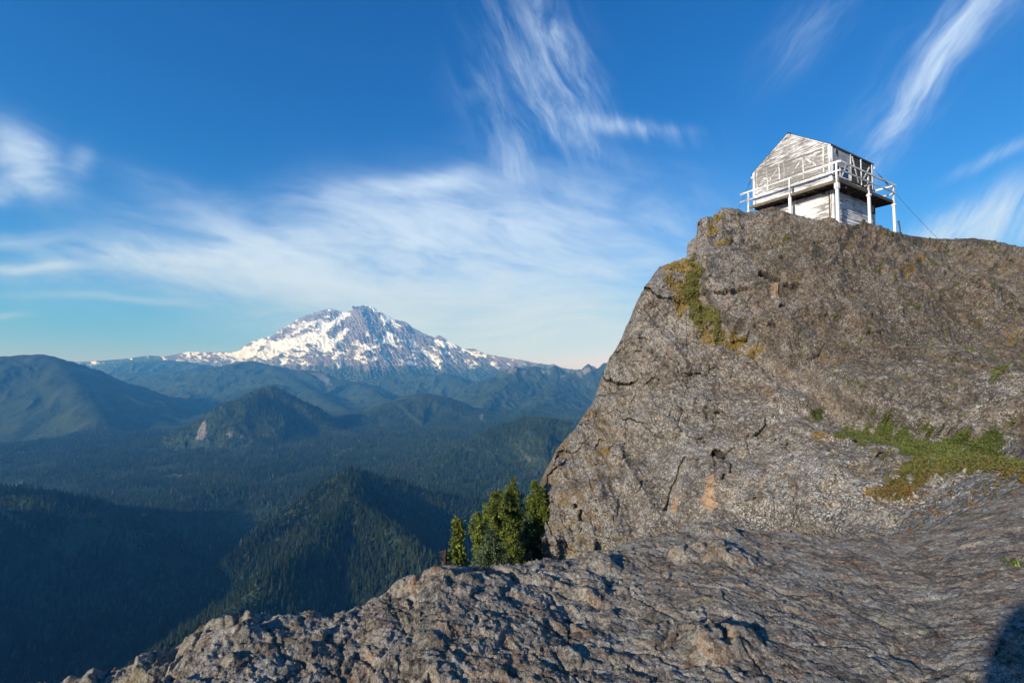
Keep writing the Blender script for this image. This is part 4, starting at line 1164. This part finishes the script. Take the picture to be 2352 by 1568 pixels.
    def slats(x0, x1, z0, z1, diags, strips):
        m = MB(); z = z0
        while z < z1 - .02:
            m.hexa([(x0, -.004, z), (x1, -.004, z), (x1, -.052, z), (x0, -.052, z), (x0, -.004, z + .09), (x1, -.004, z + .09), (x1, -.030, z + .10), (x0, -.030, z + .10)]); z += .135
        s = m.build('shutter', 'louver', H)
        for a, b in diags:
            d = MB(); d.beam((a[0], -.072, a[1]), (b[0], -.072, b[1]), .030, .085, up=(a[1] - b[1], 0, b[0] - a[0])); d.build('brace', 'rail_paint_x', s)
        for x in strips:
            d = MB(); d.box(x - .045, x + .045, -.088, -.056, z0, z1); d.build('batten', 'trim', s)
    slats(2.02, 3.18, .66, 2.22, (((2.22, 2.10), (2.86, .75)),), (2.03,))
    slats(3.22, 4.62, .66, 2.22, (((3.40, 1.00), (4.26, 1.92)), ((3.6, .70), (4.5, .95))), (3.24, 4.58))
    # roof
    for sgn in (-1, 1):
        y_e = L1 / 2 + sgn * (L1 / 2 + .07); z_e = HW - .07 * HR / (L1 / 2)
        m = MB(); a = (-.09, y_e, z_e); b = (-.09, L1 / 2, HW + HR)
        nrm = Vector((0, sgn * HR, L1 / 2)).normalized()
        m.poly([(-.06, y_e, z_e + .012), (L2 + .06, y_e, z_e + .012), (L2 + .06, L1 / 2, HW + HR + .012), (-.06, L1 / 2, HW + HR + .012)], nrm, .016)
        ro = m.build('roof', 'roofing', H)
        tr = MB(); tr.beam((-.045, y_e, z_e - .04), (-.045, L1 / 2 - sgn * -.02, HW + HR - .045), .024, .045, up=nrm); tr.build('rake_board', 'trim', ro)
        ev = MB(); ev.box(-.09, L2 + .09, min(y_e, y_e + sgn * .022), max(y_e, y_e + sgn * .022), z_e - .055, z_e + .03); ev.build('eave_board', 'louver', ro)
    m = MB(); m.beam((-.062, L1 / 2, HW + HR + .036), (L2 + .062, L1 / 2, HW + HR + .036), .12, .02); m.build('ridge_cap', 'roofing', H)
    # deck round the cab
    X0, X1, Y0, Y1 = -.72, L2 + .86, -.66, 4.12
    d = MB()
    x = X0 + .01
    for (x0, x1, y0, y1, along) in ((X0, .0, Y0, Y1, 'y'), (.0, X1, Y0, .0, 'x'), (L2, X1, .0, Y1, 'y')):
        if along == 'y':
            a = x0
            while a < x1 - .02: d.box(a + .004, min(a + .135, x1), y0, y1, -.045 + rnd.uniform(-.003, .003), -.004); a += .142
        else:
            a = y0
            while a < y1 - .02: d.box(x0, x1, a + .004, min(a + .135, y1), -.044 + rnd.uniform(-.003, .003), -.005); a += .142
    dk = d.build('deck', 'dark_wood', H)
    def joist(*b): MB().box(*b).build('joist', 'dark_wood', dk)
    k = Y0 + .1
    while k < Y1: joist(X0 + .05, .06, k, k + .05, -.14, -.05); k += .60
    k = .25
    while k < X1 - .1: joist(k, k + .05, Y0 + .05, -.04, -.14, -.05); k += .60
    for k in (.3, 1.6, 3.2): joist(L2 + .1, X1 - .05, k, k + .05, -.14, -.05)
    fs = MB()
    for a, b in ((Y0, 1.30), (1.31, 3.0), (3.01, Y1)): fs.box(X0 - .04, X0, a, b, -.145 + rnd.uniform(-.006, .006), .012)
    fs.build('fascia', 'deck_wood', dk, label='brown front edge board of the deck')
    fs = MB(); fs.box(X0 - .04, X1, Y0 - .04, Y0, -.16, .010); fs.build('fascia', 'dark_wood', dk)
    fs = MB(); fs.box(X1, X1 + .04, Y0 - .04, Y1, -.16, .011); fs.build('fascia', 'dark_wood', dk)
    # posts from rock to rail
    def post(x, y, zb, head, w=.12, top=.85):
        m = MB(); m.box(x - w / 2, x + w / 2, y - w / 2, y + w / 2, zb, -.20)
        o = m.build('post', 'post_paint', H, .008)
        if head:
            c = MB(); c.box(x - w / 2 - .035, x + w / 2 + .035, y - w / 2 - .035, y + w / 2 + .035, -.50 if head > 1 else -.33, -.199); c.build('post_head', 'post_paint', o, .008)
        r = MB(); r.box(x - .043, x + .043, y - .042, y + .042, -.198, top); r.build('rail_post', 'trim', o, .006)
    post(-.78, -.60, -3.4, 2, .125); post(-.78, 1.74, -2.6, 0, .125); post(-.78, 4.16, -1.6, 0, .12)
    post(2.42, -.71, -3.2, 1, .12); post(5.50, -.71, -2.7, 1, .12)
    post(5.50, 4.0, -2.8, 0, .15)
    # rails: an upper and a lower board on each open side
    rl = MB(); rl.beam((-.80, Y0 - .10, .885), (-.80, 4.66, .885), .04, .115); rl.build('rail', 'rail_paint', H, .005)
    rl = MB(); rl.beam((-.80, Y0 - .10, .425), (-.80, 4.68, .425), .035, .085); rl.build('rail', 'rail_paint', H, .005)
    rl = MB(); rl.beam((-.775, -.78, .887), (X1 + .10, -.78, .887), .04, .115); rl.build('rail', 'rail_paint_x', H, .005)
    rl = MB(); rl.beam((-.775, -.78, .427), (X1 + .10, -.78, .427), .035, .088); rl.build('rail', 'rail_paint_x', H, .005)
    rl = MB(); rl.beam((X1 + .0, -.74, .885), (X1 + .0, 4.2, .885), .04, .105); rl.build('rail', 'rail_paint', H, .005)
    rl = MB(); rl.beam((X1 + .0, -.74, .425), (X1 + .0, 4.2, .425), .035, .085); rl.build('rail', 'rail_paint', H, .005)
    # lower storey
    bx0, bx1, by0, by1, zb = .06, 4.80, -.03, 4.27, -3.3
    m = MB(); m.box(bx0, bx1, by0, by1, zb, -.20); m.build('base_core', 'dark_wood', H)
    def base_gable(y0, y1):
        m = MB(); z = zb
        while z < -.21:
            zt = min(z + .20, -.205); j_ = rnd.uniform(-.004, .004)
            m.hexa([(bx0, y0, z), (bx0 - .034 + j_, y0, z + .003), (bx0 - .034 + j_, y1, z + .003), (bx0, y1, z), (bx0, y0, zt), (bx0 - .020, y0, zt), (bx0 - .020, y1, zt), (bx0, y1, zt)]); z += .20
        return m
    base_gable(.18, 1.84).build('base_wall', 'siding', H); base_gable(2.20, by1).build('base_wall', 'siding', H)
    m = MB(); m.box(bx0 - .035, bx0, 1.85, 2.03, zb, -.205); m.box(bx0 - .05, bx0 - .001, 2.04, 2.19, zb, -.206); m.build('door_trim', 'post_paint', H)
    boards_x(bx0 + .14, bx1, zb, -.205, .20, by0, -1).build('base_side_wall', 'siding_x', H)
    m = MB(); m.box(bx0 - .03, bx0 + .13, by0 - .05, by0 - .001, zb, -.206); m.build('corner_board', 'post_paint', H, .006)
    m = MB(); m.box(bx0 - .05, bx0 - .001, by0 - .05, .10, zb, -.207); m.build('corner_board', 'trim', H, .006)
    wn = MB(); wn.box(4.27, 4.62, by0 - .046, by0 - .036, -.72, -.32); wo = wn.build('window', 'panel', H, label='small pale window in the lower side wall')
    f = MB(); f.box(4.20, 4.69, by0 - .085, by0 - .036, -.78, -.72); f.box(4.20, 4.69, by0 - .085, by0 - .036, -.32, -.25); f.box(4.20, 4.27, by0 - .084, by0 - .036, -.72, -.32); f.box(4.62, 4.69, by0 - .084, by0 - .036, -.72, -.32)
    f.build('frame', 'dark_wood', wo)
    # small fittings
    m = MB(); m.box(-.03, .055, .32, .48, -.30, -.208); m.build('beam_end', 'dark_wood', H)
    m = MB(); m.tube([(2.2, -.07, -.78), (2.2, -.10, -.78)], .03, 10); m.build('pipe_stub', 'steel', H)
    return H


def hloc(x, y, z):
    c, s = math.cos(HYAW), math.sin(HYAW)
    return Vector((HX + c * x - s * y, HY + s * x + c * y, HZ + z))


def cable(name, a, b, sag, rad, label, turn=None):
    a = Vector(a); b = Vector(b)
    root = empty(name, a, 0, label=label, category='cable', group='steel guy cables of the lookout house')
    pts = []
    for k in range(17):
        t = k / 16; p = a.lerp(b, t) - a; p.z -= sag * 4 * t * (1 - t); pts.append(p)
    m = MB(); m.tube(pts, rad, 6); m.build('wire', 'steel', root)
    if turn:
        m = MB(); m.tube([pts[turn[0]], pts[turn[0]].lerp(pts[turn[1]], .3), pts[turn[0]].lerp(pts[turn[1]], .7), pts[turn[1]]], [rad * 1.5, rad * 3, rad * 3, rad * 1.5], 8); m.build('turnbuckle', 'steel', root)
    m = MB(); m.tube([(0, 0, -.02), (0, 0, .10)], .03, 8); m.build('anchor', 'post_paint', root)
    return root


def build_fittings():
    cable('guy_cable', hloc(-.02, 4.40, 1.98), at(1693, 484, 26.5), .05, .009, 'dark guy cable from the left eave of the lookout down to the boulder', (1, 4))
    cable('guy_cable', hloc(4.78, -.10, 1.95), at(2156, 550, 27.3), .10, .009, 'long dark guy cable sloping from the right eave down to the bare ridge', (1, 4))
    cable('guy_cable', hloc(.40, -.50, -.20), hloc(2.34, -.80, -2.35), .06, .007, 'thin cable hanging under the deck in front of the lower side wall')
    r = empty('metal_stake', tuple(at(2067.5, 537, 26.6)), 0, label='short dark metal stake upright on the ridge right of the house', category='stake')
    h = (537 - 508) / F * 26.6
    m = MB(); m.tube([(0.03, 0, -.3), (0, 0, h * .5), (-.06, 0, h)], .035, 8); m.build('shaft', 'steel', r)
    m = MB(); m.tube([(-.06, 0, h - .05), (-.064, 0, h + .03)], .05, 8); m.build('cap', 'steel', r)


# ------------------------------------------------------------------ conifers beside the cliff
def conifer(u, vt, vb, D, half, mat, seed, label, shape='cone', start=.08, lean=0.0, dead_top=0.0, dens=1.0, group='conifers at the foot of the cliff', trunk='bark'):
    rs = np.random.RandomState(seed)
    base = at(u, vb, D); h = (vb - vt) / F * D; Wd = half / F * D
    root = empty('conifer_tree', tuple(base), 0, label=label, category='tree', group=group)
    m = MB(); n = 9; pts = []; rad = []
    for k in range(n):
        t = k / (n - 1); pts.append((lean * t * t * h + rs.normal(0, .012), rs.normal(0, .012), -.4 + (h * .985 + .4) * t)); rad.append(.055 * h / 4 * (1 - t) ** .8 + .006)
    m.tube(pts, rad, 8)
    V = []; Fq = []; Tn = []
    nbr = int(125 * h / 3.5 * dens) + 40
    for k in range(nbr):
        t = start + (1 - start) * rs.beta(1.0, 1.15); z = t * h
        if shape == 'cone': prof = (1 - t) ** .80 + .03
        elif shape == 'column': prof = min(1.0, (1 - t) * 4.2 + .28) * (.70 + .30 * math.sin(3 + t * 9 + seed))
        else: prof = min(1.0, (1 - t) * 1.7) ** .7 * (.6 + .4 * min(1, (t - start) * 6)) + .05
        L = Wd * prof * rs.uniform(.62, 1.12); a = rs.uniform(0, 2 * math.pi)
        dirv = np.array([math.cos(a), math.sin(a), rs.uniform(-.30, .35)])
        x0 = np.array([lean * t * t * h, 0, z])
        nseg = max(5, int(L / .042))
        if rs.rand() < .3: m.tube([tuple(x0), tuple(x0 + dirv * L * .6)], [.010, .004], 4, False)
        for s in range(nseg):
            q = (s + .5) / nseg; c = x0 + dirv * L * q + np.array([0, 0, -.30 * L * q * q])
            for w in range(7):
                ax = dirv * .55 + rs.normal(0, .75, 3) + np.array([0, 0, -.25]); ax /= np.linalg.norm(ax)
                sd = np.cross(ax, rs.normal(0, 1, 3)); sd /= np.linalg.norm(sd) + 1e-9
                ln = rs.uniform(.06, .145); wd = rs.uniform(.011, .023)
                b = c + rs.normal(0, .045, 3); i = len(V)
                V += [b - sd * wd, b + ax * ln * .5 - sd * wd * 1.2, b + ax * ln, b + ax * ln * .5 + sd * wd * 1.2]
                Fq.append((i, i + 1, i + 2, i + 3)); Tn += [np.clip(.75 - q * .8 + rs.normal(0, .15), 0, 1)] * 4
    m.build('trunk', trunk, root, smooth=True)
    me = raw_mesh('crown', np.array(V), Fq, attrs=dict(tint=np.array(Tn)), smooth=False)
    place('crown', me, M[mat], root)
    if dead_top:
        d = MB()
        for k in range(9):
            a = rs.uniform(0, 6.28); z = h * rs.uniform(dead_top - .10, dead_top + .10); L = Wd * rs.uniform(.35, .8)
            p = Vector((lean * h * .4, -Wd * .55, z)); q = p + Vector((math.cos(a) * L, -abs(math.sin(a)) * L * .5, -L * rs.uniform(.0, .9)))
            d.tube([p, p.lerp(q, .5) + Vector((0, 0, .03)), q], [.022, .013, .005], 6)
        d.tube([(lean * h * .4, -Wd * .55, h * (dead_top - .14)), (lean * h * .4, -Wd * .5, h * (dead_top + .14))], [.032, .02], 7)
        d.build('dead_branch', 'dead_wood', root, label='bleached bare branches')
    return root


def build_trees():
    C_ = conifer
    C_(1051, 1198, 1350, 12.0, 31, 'hemlock', 1, 'small yellow-green conifer with a pointed tip at the left of the tree group', 'cone')
    C_(1106, 1190, 1380, 17.0, 32, 'hemlock', 2, 'narrow conifer with a browned bent top left of the tall pair', 'column', lean=-.06)
    C_(1128, 1224, 1375, 15.5, 52, 'fir', 3, 'low blue-green bushy fir in front of the tall conifers', 'bush')
    C_(1142, 1138, 1400, 19.3, 50, 'hemlock', 4, 'tall ragged conifer, left one of the pair, with bleached bare branches', 'column', .18, dead_top=.36)
    C_(1176, 1110, 1400, 20.0, 47, 'hemlock', 5, 'tallest dense conifer with a blunt top, right one of the tall pair', 'column', .22)
    C_(1170, 1225, 1390, 17.5, 48, 'hemlock', 6, 'short yellow-green bushy conifer below the tall pair', 'bush')
    C_(1224, 1116, 1400, 19.9, 38, 'hemlock', 7, 'conifer leaning against the cliff with a bare lower trunk', 'bush', .38, lean=.02, trunk='bark')
    C_(1243, 1128, 1400, 19.9, 33, 'hemlock', 8, 'rightmost conifer touching the cliff face', 'bush', .40)
    C_(1212, 1196, 1400, 19.2, 44, 'fir', 9, 'dark shaded conifer between the tall pair and the cliff', 'bush')
    r = empty('dead_stump', tuple(at(1021, 1330, 11.8)), 0, label='dark brown dead stump left of the small pointed conifer', category='stump')
    rs = np.random.RandomState(2); m = MB()
    m.tube([(0, 0, -.3), (.01, 0, .15), (-.01, 0, .42), (.03, 0, .74)], [.10, .088, .07, .03], 9); m.build('trunk', 'stump', r, smooth=True)
    m = MB()
    for k in range(46):
        z = rs.uniform(.05, .7); a = rs.uniform(0, 6.28); L = rs.uniform(.07, .17)
        m.tube([(0, 0, z), (math.cos(a) * L, math.sin(a) * L, z + rs.uniform(-.04, .05))], [.018, .008], 5)
    m.build('twig', 'stump', r)
    r = empty('dead_snag', tuple(at(1073.5, 1330, 12.4)), 0, label='thin bleached dead stem right of the small pointed conifer', category='dead tree')
    m = MB(); m.tube([(0, 0, -.3), (.0, 0, .3), (.02, 0, .6), (.01, 0, 1.0)], [.03, .024, .019, .008], 7); m.build('stem', 'dead_wood', r, smooth=True)
    m = MB(); m.tube([(.0, 0, .25), (-.07, 0, .40)], [.008, .003], 5); m.tube([(.012, 0, .42), (.06, 0, .5)], [.007, .003], 5); m.build('twig', 'dead_wood', r)


def build_grass_tuft():
    c = at(2345, 1290, 4.2); rs = np.random.RandomState(6)
    r = empty('grass_tuft', tuple(c), 0, label='small tuft of long green grass blades on the ledge at the right edge', category='grass tuft')
    V = []; Fq = []; Tn = []
    for k in range(30):
        a = rs.uniform(2.0, 4.0) if k < 20 else rs.uniform(0, 6.28); L = rs.uniform(.10, .26); w = rs.uniform(.004, .008)
        b = np.array([rs.normal(0, .05), rs.normal(0, .04), -.03]); d = np.array([math.cos(a), math.sin(a) * .6 - .1, 0]); sd = np.array([-d[1], d[0], 0.2])
        sd /= np.linalg.norm(sd); i = len(V); ns = 5; tn = np.clip(rs.normal(.25, .3), 0, 1)
        for s in range(ns + 1):
            q = s / ns; p = b + d * L * q + np.array([0, 0, L * (.75 * q - .55 * q * q)]); ww = w * (1 - q * .9)
            V += [p - sd * ww, p + sd * ww]; Tn += [tn, tn]
        for s in range(ns): Fq.append((i + 2 * s, i + 2 * s + 1, i + 2 * s + 3, i + 2 * s + 2))
    place('blade', raw_mesh('blade', np.array(V), Fq, attrs=dict(tint=np.array(Tn))), M['blade'], r)


# ------------------------------------------------------------------ air
def build_haze():
    m = bpy.data.materials.new('haze'); m.use_nodes = True; t = m.node_tree; t.nodes.clear()
    out = t.nodes.new('ShaderNodeOutputMaterial'); v = t.nodes.new('ShaderNodeVolumePrincipled')
    v.inputs['Color'].default_value = (*HAZE_COL, 1); v.inputs['Absorption Color'].default_value = (1, 1, 1, 1); v.inputs['Density'].default_value = HAZE_D; v.inputs['Anisotropy'].default_value = HAZE_G
    t.links.new(v.outputs[0], out.inputs['Volume'])
    M['haze'] = m
    MB().box(-30000, 30000, -12000, 23400, -1320, 3000).build('haze', 'haze', kind='stuff', label='thin blue summer haze filling the valley air', category='haze')


HAZE_COL = (.085, .38, 1.0); HAZE_D = 5.0e-5; HAZE_G = 0.0

import time
_t0 = time.time()
def _lap(s): print('built', s, round(time.time() - _t0, 1))
make_materials()
build_terrain(); _lap('terrain')
build_mountain(); _lap('mountain')
build_ledge(); _lap('ledge')
build_cliff(); _lap('cliff')
build_house(); build_fittings(); _lap('house')
build_trees(); build_grass_tuft(); _lap('trees')
build_forest(); _lap('forest')
build_haze()
